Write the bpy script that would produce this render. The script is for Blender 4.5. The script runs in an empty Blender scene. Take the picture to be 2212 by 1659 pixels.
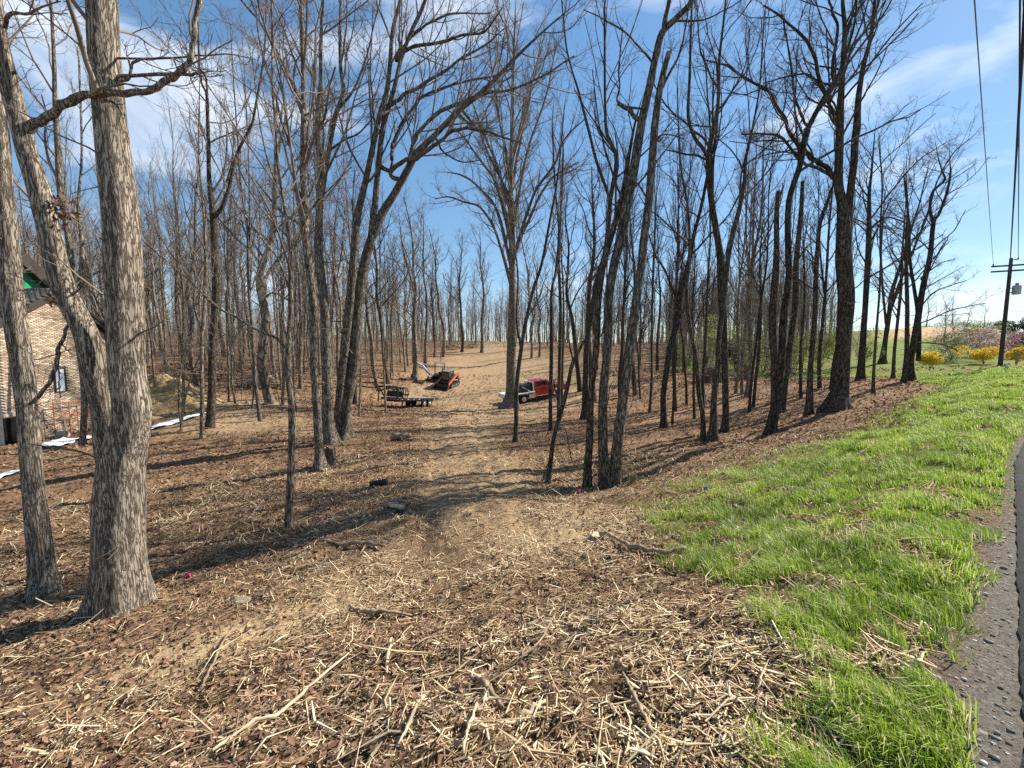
import bpy, math, random
import numpy as np
from math import radians, sin, cos, pi, sqrt, atan2
from mathutils import Vector, Matrix

random.seed(7)
RNG = np.random.default_rng(7)
scene = bpy.context.scene
COL = scene.collection

# ------------------------------------------------------------------ camera
EYE = 1.6
PITCH = radians(4.0)
cam_d = bpy.data.cameras.new('camera')
cam_d.sensor_width = 36.0
cam_d.lens = 36.0 * 832.0 / 2212.0
cam_d.clip_start = 0.05
cam_d.clip_end = 3000.0
cam = bpy.data.objects.new('camera', cam_d)
COL.objects.link(cam)
cam.location = (0, 0, EYE)
cam.rotation_euler = (radians(90) - PITCH, 0, 0)
scene.camera = cam

# ------------------------------------------------------------------ light
SUN_AZ = radians(63.0)      # to the right of straight ahead
SUN_EL = radians(41.0)
SUN_V = Vector((sin(SUN_AZ) * cos(SUN_EL), cos(SUN_AZ) * cos(SUN_EL), sin(SUN_EL)))
world = bpy.data.worlds.new('World')
scene.world = world
world.use_nodes = True
wn = world.node_tree.nodes
wl = world.node_tree.links
wn.clear()
w_out = wn.new('ShaderNodeOutputWorld')
w_bg = wn.new('ShaderNodeBackground')
w_bg.inputs['Strength'].default_value = 0.08
sky = wn.new('ShaderNodeTexSky')
sky.sky_type = 'NISHITA'
sky.sun_disc = False
sky.sun_elevation = SUN_EL
sky.sun_rotation = SUN_AZ
sky.altitude = 200
sky.air_density = 1.0
sky.dust_density = 0.1
sky.ozone_density = 2.0
tc = wn.new('ShaderNodeTexCoord')
# thin streaky cirrus
mp = wn.new('ShaderNodeMapping')
mp.inputs['Rotation'].default_value = (0.25, 0.1, 0.5)
mp.inputs['Scale'].default_value = (1.0, 2.6, 5.0)
mp.inputs['Location'].default_value = (0.35, 0.2, 0.6)
nz = wn.new('ShaderNodeTexNoise')
nz.inputs['Scale'].default_value = 1.25
nz.inputs['Detail'].default_value = 9.0
nz.inputs['Roughness'].default_value = 0.52
nz.inputs['Distortion'].default_value = 0.5
cr = wn.new('ShaderNodeValToRGB')
cr.color_ramp.elements[0].position = 0.535
cr.color_ramp.elements[0].color = (0, 0, 0, 1)
cr.color_ramp.elements[1].position = 0.74
cr.color_ramp.elements[1].color = (1, 1, 1, 1)
mxc = wn.new('ShaderNodeMixRGB')
mxc.inputs['Color2'].default_value = (8.6, 8.9, 9.3, 1)
hs = wn.new('ShaderNodeHueSaturation')
hs.inputs['Saturation'].default_value = 1.48
hs.inputs['Value'].default_value = 2.05
gm = wn.new('ShaderNodeGamma'); gm.inputs['Gamma'].default_value = 0.62
ml = wn.new('ShaderNodeMath'); ml.operation = 'MULTIPLY'; ml.inputs[1].default_value = 0.85
wl.new(tc.outputs['Generated'], mp.inputs['Vector'])
wl.new(mp.outputs['Vector'], nz.inputs['Vector'])
wl.new(nz.outputs['Fac'], cr.inputs['Fac'])
wl.new(cr.outputs['Color'], ml.inputs[0])
wl.new(ml.outputs[0], mxc.inputs['Fac'])
wl.new(sky.outputs['Color'], gm.inputs['Color']); wl.new(gm.outputs['Color'], hs.inputs['Color'])
wl.new(hs.outputs['Color'], mxc.inputs['Color1'])
wl.new(mxc.outputs['Color'], w_bg.inputs['Color'])
wl.new(w_bg.outputs['Background'], w_out.inputs['Surface'])

sun_d = bpy.data.lights.new('sun', 'SUN')
sun_d.energy = 5.0
sun_d.angle = radians(0.53)
sun_d.color = (1.0, 0.93, 0.82)
sun = bpy.data.objects.new('sun', sun_d)
COL.objects.link(sun)
sun.rotation_euler = SUN_V.to_track_quat('Z', 'Y').to_euler()
sun.location = (30, 20, 40)

vs = scene.view_settings
vs.view_transform = 'Standard'
vs.look = 'None'
vs.gamma = 1.0
vs.use_curve_mapping = False
vs.exposure = 0.92
scene.render.engine = 'CYCLES'
scene.cycles.max_bounces = 6
scene.cycles.diffuse_bounces = 3
scene.cycles.glossy_bounces = 2
scene.cycles.transparent_max_bounces = 8
scene.cycles.use_denoising = False

# ------------------------------------------------------------------ helpers
def tag(o, label=None, cat=None, group=None, kind=None):
    if label: o['label'] = label
    if cat: o['category'] = cat
    if group: o['group'] = group
    if kind: o['kind'] = kind
    return o

def empty(name, loc=(0, 0, 0), rz=0.0):
    o = bpy.data.objects.new(name, None)
    o.empty_display_size = 0.2
    o.location = loc
    o.rotation_euler = (0, 0, rz)
    COL.objects.link(o)
    return o

def link(name, me, parent=None, loc=None):
    o = bpy.data.objects.new(name, me)
    COL.objects.link(o)
    if parent is not None: o.parent = parent
    if loc is not None: o.location = loc
    return o

def mesh_np(name, V, Q=None, T=None, mat=None, smooth=False, attrs=None):
    """mesh from numpy arrays: V (n,3), Q (m,4) quads, T (k,3) triangles"""
    me = bpy.data.meshes.new(name)
    nq = 0 if Q is None else len(Q)
    nt = 0 if T is None else len(T)
    me.vertices.add(len(V))
    me.vertices.foreach_set('co', np.ascontiguousarray(V, dtype=np.float32).ravel())
    me.loops.add(nq * 4 + nt * 3)
    idx = []
    if nq: idx.append(np.asarray(Q).ravel())
    if nt: idx.append(np.asarray(T).ravel())
    me.loops.foreach_set('vertex_index', np.concatenate(idx).astype(np.int32))
    me.polygons.add(nq + nt)
    st = np.concatenate([np.arange(nq) * 4, nq * 4 + np.arange(nt) * 3]).astype(np.int32)
    me.polygons.foreach_set('loop_start', st)
    if smooth:
        me.polygons.foreach_set('use_smooth', np.ones(nq + nt, dtype=bool))
    me.update(calc_edges=True)
    if attrs:
        for k, a in attrs.items():
            a = np.asarray(a, dtype=np.float32)
            if a.ndim == 1:
                at = me.attributes.new(k, 'FLOAT', 'POINT')
                at.data.foreach_set('value', a)
            else:
                at = me.attributes.new(k, 'FLOAT_COLOR', 'POINT')
                at.data.foreach_set('color', a.ravel())
    if mat is not None:
        me.materials.append(mat)
    return me

class MB:
    """collects simple solids into one mesh"""
    def __init__(s): s.v = []; s.f = []
    def add(s, vs_, fs):
        b = len(s.v)
        s.v += [tuple(p) for p in vs_]
        s.f += [tuple(i + b for i in f) for f in fs]
        return s
    def box(s, c, d, rot=None, taper=1.0):
        hx, hy, hz = d[0] / 2, d[1] / 2, d[2] / 2
        P = [Vector((x * hx * (taper if z > 0 else 1), y * hy * (taper if z > 0 else 1), z * hz)) for z in (-1, 1) for x, y in ((-1, -1), (1, -1), (1, 1), (-1, 1))]
        if rot is not None:
            M = Matrix.Rotation(rot[2], 3, 'Z') @ Matrix.Rotation(rot[1], 3, 'Y') @ Matrix.Rotation(rot[0], 3, 'X')
            P = [M @ p for p in P]
        P = [p + Vector(c) for p in P]
        return s.add(P, [(3, 2, 1, 0), (4, 5, 6, 7), (0, 1, 5, 4), (1, 2, 6, 5), (2, 3, 7, 6), (3, 0, 4, 7)])
    def bar(s, a, b, w, h=None, n=4):
        """straight bar of square or round section from a to b"""
        a = Vector(a); b = Vector(b); h = h or w
        t = (b - a).normalized()
        r = Vector((0, 0, 1)) if abs(t.z) < 0.9 else Vector((0, 1, 0))
        x = t.cross(r).normalized(); y = x.cross(t).normalized()
        P = []
        for q in (a, b):
            for k in range(n):
                an = 2 * pi * (k + 0.5) / n
                sc = 1 / cos(pi / n) if n == 4 else 1.0
                P.append(q + x * cos(an) * w / 2 * sc + y * sin(an) * h / 2 * sc)
        F = [(k, (k + 1) % n, n + (k + 1) % n, n + k) for k in range(n)]
        F += [tuple(reversed(range(n))), tuple(range(n, 2 * n))]
        return s.add(P, F)
    def prism(s, poly, axis, lo, hi):
        """polygon in the plane across axis 'x','y' or 'z', extruded lo..hi"""
        n = len(poly)
        def pt(p, q):
            if axis == 'y': return (p[0], q, p[1])
            if axis == 'x': return (q, p[0], p[1])
            return (p[0], p[1], q)
        P = [pt(p, lo) for p in poly] + [pt(p, hi) for p in poly]
        F = [(k, (k + 1) % n, n + (k + 1) % n, n + k) for k in range(n)]
        F += [tuple(reversed(range(n))), tuple(range(n, 2 * n))]
        return s.add(P, F)
    def ring(s, c, axis, prof, n=20):
        """lathe: prof = [(offset along axis, radius)], closed ends"""
        c = Vector(c)
        ax = {'x': Vector((1, 0, 0)), 'y': Vector((0, 1, 0)), 'z': Vector((0, 0, 1))}[axis]
        u = {'x': Vector((0, 1, 0)), 'y': Vector((0, 0, 1)), 'z': Vector((1, 0, 0))}[axis]
        w = ax.cross(u)
        P = []; F = []
        for (o, r) in prof:
            for k in range(n):
                an = 2 * pi * k / n
                P.append(c + ax * o + u * cos(an) * r + w * sin(an) * r)
        for j in range(len(prof) - 1):
            for k in range(n):
                F.append((j * n + k, j * n + (k + 1) % n, (j + 1) * n + (k + 1) % n, (j + 1) * n + k))
        F.append(tuple(reversed(range(n))))
        m = (len(prof) - 1) * n
        F.append(tuple(range(m, m + n)))
        return s.add(P, F)
    def build(s, name, mat, parent=None, bevel=0.0, loc=None, recalc=True, smooth=False):
        me = bpy.data.meshes.new(name)
        me.from_pydata([tuple(p) for p in s.v], [], s.f)
        if recalc:
            import bmesh
            bm = bmesh.new(); bm.from_mesh(me)
            bmesh.ops.recalc_face_normals(bm, faces=bm.faces)
            bm.to_mesh(me); bm.free()
        if smooth:
            me.polygons.foreach_set('use_smooth', [True] * len(me.polygons))
        me.materials.append(mat)
        o = link(name, me, parent, loc)
        if bevel > 0:
            m = o.modifiers.new('bevel', 'BEVEL'); m.width = bevel; m.segments = 2; m.limit_method = 'ANGLE'
        return o

def _h(ix, iy, seed):
    n = (ix.astype(np.int64) * 374761393 + iy.astype(np.int64) * 668265263 + seed * 1442695041) & 0xffffffff
    n = ((n ^ (n >> 13)) * 1274126177) & 0xffffffff
    return ((n ^ (n >> 16)) & 0xffffff) / float(0xffffff)

def vnoise(x, y, seed=0):
    x = np.asarray(x, float); y = np.asarray(y, float)
    ix = np.floor(x); iy = np.floor(y)
    fx = x - ix; fy = y - iy
    fx = fx * fx * (3 - 2 * fx); fy = fy * fy * (3 - 2 * fy)
    a = _h(ix, iy, seed); b = _h(ix + 1, iy, seed); c = _h(ix, iy + 1, seed); d = _h(ix + 1, iy + 1, seed)
    return (a * (1 - fx) + b * fx) * (1 - fy) + (c * (1 - fx) + d * fx) * fy

def fbm(x, y, octv=4, seed=0, gain=0.5):
    s = 0; a = 1; tot = 0
    for k in range(octv):
        s = s + a * vnoise(x * 2 ** k + 17.3 * k, y * 2 ** k - 9.1 * k, seed + k); tot += a; a *= gain
    return s / tot

def sstep(a, b, x):
    t = np.clip((x - a) / (b - a), 0, 1)
    return t * t * (3 - 2 * t)

# ------------------------------------------------------------------ terrain height
FPX, CX, CY = 832.0, 1106.0, 829.5
CP, SP = cos(PITCH), sin(PITCH)
def ray(px, py):
    """direction through a point of the survey picture (2212 wide), with forward (Y) component scaled to 1"""
    u = (px - CX) / FPX; v = -(py - CY) / FPX
    y = CP + v * SP
    return u / y, (-SP + v * CP) / y
CTRL = []
def cw(x, y, h): CTRL.append((x, y, h))
def ci(px, py, d):
    rx, rz = ray(px, py); CTRL.append((rx * d, d, EYE + rz * d))
for t in (-60, -30, -12, -5):
    cw(0.788 * t, 0.616 * t, 0.0)
cw(0, 0, 0); cw(-2.2, 0, -0.35); cw(-4, -2, -0.9); cw(1.0, 1.4, 0.0); cw(0, 1.3, -0.13)
cw(3.9, 3.05, 0.02); cw(7.9, 6.2, 0.15); cw(15.8, 12.3, 0.4)
ci(260, 1312, 5.0); ci(98, 1285, 5.8)
ci(625, 1140, 8.0); ci(690, 1013, 12.8); ci(735, 950, 16.8); ci(440, 905, 21.0); ci(110, 965, 17.0); ci(0, 1035, 13.0)
ci(130, 938, 20.3); ci(380, 878, 27.0)
ci(1106, 1300, 3.95); ci(1106, 1100, 7.9); ci(1050, 1000, 13.0); ci(1000, 900, 27.0); ci(1106, 940, 19)
ci(1132, 871, 37.0); ci(960, 839, 46.0); ci(870, 868, 40.0); ci(1000, 790, 64.0); ci(1050, 741, 88.0); ci(1150, 790, 62)
ci(1310, 1056, 11.0); ci(1540, 950, 15.5); ci(1655, 940, 14.8); ci(1810, 887, 17.0); ci(1960, 825, 26.0); ci(2160, 792, 32.0)
ci(1480, 1200, 4.5); ci(1600, 1000, 9.2)
ci(1300, 850, 38); ci(1300, 800, 50); ci(1280, 746, 78); ci(1420, 785, 62); ci(1560, 828, 38); ci(1700, 815, 38); ci(1600, 900, 22)
ci(1900, 775, 50); ci(2050, 745, 90); ci(2050, 716, 150); ci(1850, 740, 95); ci(2010, 792, 42); ci(2190, 716, 150)
ci(550, 755, 60); ci(400, 790, 40); ci(330, 740, 56); ci(560, 835, 33); ci(800, 762, 64); ci(700, 742, 74); ci(830, 815, 47); ci(120, 780, 45)
cw(0, 150, 6.5); cw(-60, 130, 9); cw(-140, 80, 8); cw(-120, 20, 4); cw(-60, 5, -1); cw(-40, -30, -1.5); cw(60, 130, 6.5)
cw(140, 130, 12); cw(60, 36, 1.2); cw(110, 60, 2.2); cw(0, -40, 0.3); cw(60, 0, 0.5); cw(0, 260, 8); cw(200, 200, 13); cw(-200, 200, 14)
cw(-230, -40, 5); cw(230, 40, 4); cw(0, -230, 0); cw(-23, 14, -2.35); cw(-30, 26, -2.3)
CT = np.array(CTRL)
MQ = 1.5
def _phi(x, y):
    d2 = (x[:, None] - CT[None, :, 0]) ** 2 + (y[:, None] - CT[None, :, 1]) ** 2
    return np.sqrt(d2 + MQ * MQ)
_n = len(CT)
_A = np.zeros((_n + 3, _n + 3))
_A[:_n, :_n] = _phi(CT[:, 0], CT[:, 1]) - np.eye(_n) * 0.06
_A[:_n, _n] = 1; _A[:_n, _n + 1] = CT[:, 0]; _A[:_n, _n + 2] = CT[:, 1]
_A[_n:, :_n] = _A[:_n, _n:].T
_W = np.linalg.solve(_A, np.concatenate([CT[:, 2], np.zeros(3)]))
def road_h(t):
    return np.interp(t, [-300, -60, 0, 5, 10, 20, 35, 51, 70, 110, 300], [0.0, 0.0, 0.0, 0.02, 0.14, 0.40, 0.66, 0.86, 1.0, 1.6, 4.0])
def st(x, y): return x * -0.616 + y * 0.788, x * 0.788 + y * 0.616
def ground(x, y):
    x = np.atleast_1d(np.asarray(x, float)); y = np.atleast_1d(np.asarray(y, float))
    sh = x.shape; x = x.ravel(); y = y.ravel()
    out = np.empty(len(x))
    for i in range(0, len(x), 60000):
        a = x[i:i + 60000]; b = y[i:i + 60000]
        r = np.hypot(a, b); k = np.minimum(1, 260 / np.maximum(r, 1e-6))
        h = _phi(a * k, b * k) @ _W[:_n] + _W[_n] + _W[_n + 1] * a * k + _W[_n + 2] * b * k
        s, t = st(a, b)
        w = sstep(-0.1, 1.6, s)
        out[i:i + 60000] = h * w + road_h(t) * (1 - w)
    return out.reshape(sh)
def g1(x, y): return float(ground(x, y)[0])
_MD = np.concatenate([np.linspace(0.8, 12, 1200), np.linspace(12.01, 60, 1600), np.linspace(60.1, 260, 900)])
def hit(px, py):
    rx, rz = ray(px, py)
    g = ground(rx * _MD, _MD)
    z = EYE + rz * _MD
    w = np.where(z <= g)[0]
    d = _MD[w[0]] if len(w) else 120.0
    return Vector((rx * d, d, g1(rx * d, d)))
def at(px, py, d):
    rx, rz = ray(px, py)
    return Vector((rx * d, d, EYE + rz * d))
def mpp(px, py, d):
    """metres per survey pixel across an upright thing at forward distance d"""
    u = (px - CX) / FPX; v = -(py - CY) / FPX
    return d / (CP + v * SP) / FPX / sqrt(1 + u * u)

# ------------------------------------------------------------------ material helpers
def newmat(name, rough=0.9, spec=0.2):
    m = bpy.data.materials.new(name); m.use_nodes = True
    nt = m.node_tree; b = nt.nodes['Principled BSDF']
    b.inputs['Roughness'].default_value = rough
    b.inputs['Specular IOR Level'].default_value = spec
    return m, nt, b
def node(nt, typ, **kw):
    n = nt.nodes.new(typ)
    for k, v in kw.items():
        if k in n.inputs.keys() if hasattr(n.inputs, 'keys') else False: n.inputs[k].default_value = v
        else: setattr(n, k, v)
    return n
def ramp(nt, stops, interp='LINEAR'):
    r = nt.nodes.new('ShaderNodeValToRGB'); r.color_ramp.interpolation = interp
    e = r.color_ramp.elements
    while len(e) < len(stops): e.new(0.5)
    for i, (p, c) in enumerate(stops):
        e[i].position = p; e[i].color = (c[0], c[1], c[2], 1)
    return r
def noise(nt, scale, detail=4, rough=0.55, vec=None, dist=0.0):
    n = nt.nodes.new('ShaderNodeTexNoise')
    n.inputs['Scale'].default_value = scale; n.inputs['Detail'].default_value = detail
    n.inputs['Roughness'].default_value = rough; n.inputs['Distortion'].default_value = dist
    if vec is not None: nt.links.new(vec, n.inputs['Vector'])
    return n
def mix(nt, a, b, fac, mode='MIX'):
    n = nt.nodes.new('ShaderNodeMixRGB'); n.blend_type = mode
    for s, i in ((fac, 0), (a, 1), (b, 2)):
        if hasattr(s, 'is_linked') or hasattr(s, 'links'): nt.links.new(s, n.inputs[i])
        elif i == 0: n.inputs[0].default_value = s
        else: n.inputs[i].default_value = (s[0], s[1], s[2], 1)
    return n.outputs[0]
def math_(nt, op, a, b=0.0):
    n = nt.nodes.new('ShaderNodeMath'); n.operation = op
    for s, i in ((a, 0), (b, 1)):
        if hasattr(s, 'links'): nt.links.new(s, n.inputs[i])
        else: n.inputs[i].default_value = s
    return n.outputs[0]
def bump(nt, b, h, strength, dist):
    n = nt.nodes.new('ShaderNodeBump'); n.inputs['Strength'].default_value = strength; n.inputs['Distance'].default_value = dist
    nt.links.new(h, n.inputs['Height']); nt.links.new(n.outputs[0], b.inputs['Normal'])
def plain(name, col, rough=0.6, spec=0.4, metal=0.0, var=0.25, scale=6.0, coat=0.0):
    """painted / solid material with grime variation"""
    m, nt, b = newmat(name, rough, spec)
    t = nt.nodes.new('ShaderNodeTexCoord')
    n = noise(nt, scale, 6, 0.65, t.outputs['Object'])
    c0 = [c * (1 - var) for c in col]; c1 = [min(1, c * (1 + var * 0.5)) for c in col]
    r = ramp(nt, [(0.3, c0), (0.65, c1)])
    nt.links.new(n.outputs['Fac'], r.inputs['Fac'])
    nt.links.new(r.outputs['Color'], b.inputs['Base Color'])
    b.inputs['Metallic'].default_value = metal
    b.inputs['Coat Weight'].default_value = coat
    rr = nt.nodes.new('ShaderNodeMapRange'); rr.inputs[3].default_value = max(0.05, rough - 0.12); rr.inputs[4].default_value = min(1, rough + 0.15)
    nt.links.new(n.outputs['Fac'], rr.inputs[0]); nt.links.new(rr.outputs[0], b.inputs['Roughness'])
    return m
def attr(nt, name):
    a = nt.nodes.new('ShaderNodeAttribute'); a.attribute_name = name
    return a

def bark_mat(name, dark, light, lichen, zs=0.16, sc=9.0, strength=0.9, dist=0.03, rnd=True, lich=0.55, fur=0.45):
    m, nt, b = newmat(name, 0.95, 0.1)
    t = nt.nodes.new('ShaderNodeTexCoord')
    mpn = nt.nodes.new('ShaderNodeMapping'); mpn.inputs['Scale'].default_value = (1, 1, zs)
    nt.links.new(t.outputs['Object'], mpn.inputs['Vector'])
    n1 = noise(nt, sc, 5, 0.6, mpn.outputs['Vector'], 0.6)
    vo = nt.nodes.new('ShaderNodeTexVoronoi'); vo.feature = 'DISTANCE_TO_EDGE'; vo.inputs['Scale'].default_value = sc * 1.6
    wv = mix(nt, mpn.outputs['Vector'], n1.outputs['Color'], 0.12)
    nt.links.new(wv, vo.inputs['Vector'])
    furrow = ramp(nt, [(0.0, (0, 0, 0)), (0.16, (1, 1, 1))])
    nt.links.new(vo.outputs['Distance'], furrow.inputs['Fac'])
    r = ramp(nt, [(0.28, dark), (0.43, [(a + c) / 2 for a, c in zip(dark, light)]), (0.6, light)])
    nt.links.new(n1.outputs['Fac'], r.inputs['Fac'])
    n2 = noise(nt, 2.2, 4, 0.6, t.outputs['Object'])
    lr = ramp(nt, [(lich, (0, 0, 0)), (lich + 0.12, (0.5, 0.5, 0.5))])
    nt.links.new(n2.outputs['Fac'], lr.inputs['Fac'])
    c = mix(nt, r.outputs['Color'], lichen, lr.outputs['Color'])
    c = mix(nt, [d * fur for d in dark], c, furrow.outputs['Color'])
    if rnd:
        oi = nt.nodes.new('ShaderNodeObjectInfo')
        rr = ramp(nt, [(0, (0.68, 0.68, 0.68)), (0.5, (0.95, 0.93, 0.9)), (1, (1.25, 1.2, 1.12))])
        nt.links.new(oi.outputs['Random'], rr.inputs['Fac'])
        c = mix(nt, c, rr.outputs['Color'], 1.0, 'MULTIPLY')
    nt.links.new(c, b.inputs['Base Color'])
    hgt = math_(nt, 'ADD', math_(nt, 'MULTIPLY', furrow.outputs['Color'], 0.7), math_(nt, 'MULTIPLY', n1.outputs['Fac'], 0.6))
    bump(nt, b, hgt, strength, dist)
    return m
M = {}
M['bark_near'] = bark_mat('furrowed_pale_bark', (0.21, 0.168, 0.13), (0.42, 0.35, 0.275), (0.33, 0.31, 0.24), zs=0.11, sc=20, strength=1.0, dist=0.02, rnd=False, lich=0.62, fur=0.28)
M['bark'] = bark_mat('grey_bark', (0.085, 0.07, 0.055), (0.30, 0.255, 0.205), (0.33, 0.33, 0.27), zs=0.2, sc=11, strength=1.0, dist=0.03)
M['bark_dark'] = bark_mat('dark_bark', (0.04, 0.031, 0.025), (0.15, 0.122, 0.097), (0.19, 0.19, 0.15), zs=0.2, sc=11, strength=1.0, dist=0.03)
M['bark_far'] = bark_mat('distant_bark', (0.09, 0.074, 0.06), (0.30, 0.25, 0.20), (0.34, 0.33, 0.28), zs=0.25, sc=5, strength=0.6, dist=0.04)
def twig_mat(name, a, b_):
    m, nt, b = newmat(name, 0.9, 0.15)
    t = nt.nodes.new('ShaderNodeTexCoord')
    n = noise(nt, 1.3, 2, 0.5, t.outputs['Object'])
    r = ramp(nt, [(0.35, a), (0.65, b_)])
    nt.links.new(n.outputs['Fac'], r.inputs['Fac']); nt.links.new(r.outputs['Color'], b.inputs['Base Color'])
    return m
M['twig'] = twig_mat('twig_bark', (0.10, 0.078, 0.062), (0.27, 0.22, 0.175))
M['twig_far'] = twig_mat('distant_twig_bark', (0.14, 0.112, 0.09), (0.30, 0.25, 0.205))
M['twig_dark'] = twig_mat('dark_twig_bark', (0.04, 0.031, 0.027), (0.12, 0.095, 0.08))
M['wood'] = plain('weathered_wood', (0.30, 0.22, 0.15), 0.85, 0.15, var=0.5, scale=9)
M['wood_pale'] = plain('split_pale_wood', (0.55, 0.42, 0.28), 0.85, 0.15, var=0.4, scale=9)
# ------------------------------------------------------------------ masks
SB_T = [-50, 0, 2, 3.4, 4.3, 5.6, 8.3, 10.2, 13, 17, 33, 42, 48]
SB_S = [0.3, 0.35, 0.45, 1.1, 2.3, 3.7, 5.5, 4.3, 3.3, 2.7, 2.4, 5.0, 30.0]
EDGE_T = [-80, 0, 9, 18, 30, 45, 70, 160]; EDGE_S = [0.0, -0.12, -0.16, -0.7, -2.4, -6, -14, -50]
def srel(s, t): return s - np.interp(t, EDGE_T, EDGE_S)
def verge(x, y):
    """grass cover 0..1"""
    s, t = st(x, y)
    sb = np.interp(t, SB_T, SB_S)
    n = fbm(x * 1.1, y * 1.1, 4, 31) - 0.5
    n2 = fbm(x * 3.7, y * 3.7, 3, 44) - 0.5
    g = sstep(0.35, -0.35, (s - sb) + n * (0.9 + 0.10 * sb)) * sstep(0.14, 0.42, srel(s, t) + 0.28 * sstep(3, 8, t) + n2 * 0.5 + n * 0.3)
    near = sstep(11, 5, t)
    patch = sstep(-0.02 - 0.25 * near * 0, 0.12, n2 * 0.9 + 0.15 - near * 0.06 + n * 0.35)
    thin = 1 - 0.86 * sstep(0.42, 0.92, s / np.maximum(sb, 0.5) + n * 0.25) * sstep(4.5, 7, t) * sstep(40, 30, t)
    g = g * (0.2 + 0.8 * patch) * thin
    # lawns and meadows beyond the wood's edge
    az = x / np.maximum(y, 1)
    fld = sstep(0.84, 0.96, az + n * 0.05) * sstep(34, 44, y) * sstep(-2, 2, s)
    fld = np.maximum(fld, sstep(6.0, 8.0, -srel(s, t)))
    return np.maximum(g, fld)
def dirt(x, y):
    """bare scraped earth of the cleared track and of the house lot"""
    xc = np.interp(y, [0, 5, 10, 25, 30, 50, 88], [0.1, -0.3, -1.2, -3.6, -0.5, -1.5, -3.0])
    hw = np.interp(y, [0, 5, 10, 24, 30, 38, 50, 70, 90], [0.2, 0.7, 1.5, 2.6, 6.5, 10.5, 12.0, 9.0, 4])
    n = fbm(x * 0.25, y * 0.25, 4, 71) - 0.5
    a = sstep(0.45, -0.35, np.abs(x - xc) / hw - 0.95 + n * 1.2)
    lot = sstep(0.5, -0.2, np.abs(x + 0.88 * y - 3.0) / 8.0 - 0.5 + n * 0.6) * sstep(17.5, 19, y) * sstep(31, 28, y)
    return np.maximum(a * sstep(4, 9, y), lot)
def cornfield(x, y):
    az = x / np.maximum(y, 1)
    return sstep(100, 106, y + 6 * (az - 1.1)) * sstep(0.9, 1.0, az)

# ------------------------------------------------------------------ ground sheet
def geo(a, b, n): return a * (b / a) ** (np.arange(n) / (n - 1))
_rs = np.concatenate([[0.25, 0.5, 0.8], geo(1.1, 14, 200), geo(14.3, 90, 100)[0:], geo(93, 1400, 26)])
_ang = np.concatenate([np.linspace(-60, 60, 440), np.linspace(64, 296, 48)])
_ang = np.radians(_ang)
RR, AA = np.meshgrid(_rs, _ang, indexing='ij')
GX = RR * np.sin(AA); GY = RR * np.cos(AA)
GZ = ground(GX, GY)
_g = verge(GX, GY); _d = dirt(GX, GY); _c = cornfield(GX, GY)
_s, _t = st(GX, GY)
_notroad = sstep(-0.02, 0.35, srel(_s, _t))
rough = (fbm(GX * 0.8, GY * 0.8, 3, 3) - 0.5) * 0.22 + (fbm(GX * 4, GY * 4, 4, 5) - 0.5) * 0.13 + (fbm(GX * 22, GY * 22, 2, 8) - 0.5) * 0.05 * sstep(14, 6, RR)
# wheel ruts along the track
xc_ = np.interp(GY, [0, 5, 10, 25, 30], [0.1, -0.3, -1.2, -3.6, -4.2])
rut = np.exp(-((np.abs(GX - xc_) - 0.95) / 0.22) ** 2) * sstep(3, 7, GY) * sstep(42, 30, GY)
GZ = GZ + (rough * sstep(500, 60, RR) - rut * 0.07) * _notroad - 0.02 * (1 - _notroad)
nr, na = RR.shape
ii = np.arange(nr * na).reshape(nr, na)
Q = np.stack([ii[:-1, :], ii[1:, :], np.roll(ii, -1, 1)[1:, :], np.roll(ii, -1, 1)[:-1, :]], -1).reshape(-1, 4)
centre = len(ii.ravel())
V = np.concatenate([np.stack([GX, GY, GZ], -1).reshape(-1, 3), [[0, 0, g1(0, 0)]]])
T = np.stack([np.full(na, centre), ii[0], np.roll(ii[0], -1)], -1)
_lp = hit(520, 1370); _saw = np.exp(-(((GX - _lp.x) * 0.8 + (GY - _lp.y) * 0.6) / 1.25) ** 2 - (((GX - _lp.x) * -0.6 + (GY - _lp.y) * 0.8) / 0.5) ** 2)
_lp2 = hit(1230, 1130); _saw = np.maximum(_saw, 0.6 * np.exp(-((GX - _lp2.x) ** 2 + (GY - _lp2.y) ** 2) / 1.2))
mask = np.stack([_g, _d, _c, np.ones_like(_g)], -1).reshape(-1, 4)
mask = np.concatenate([mask, mask[:1]])
saw = np.concatenate([_saw.ravel(), [0]])
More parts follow.
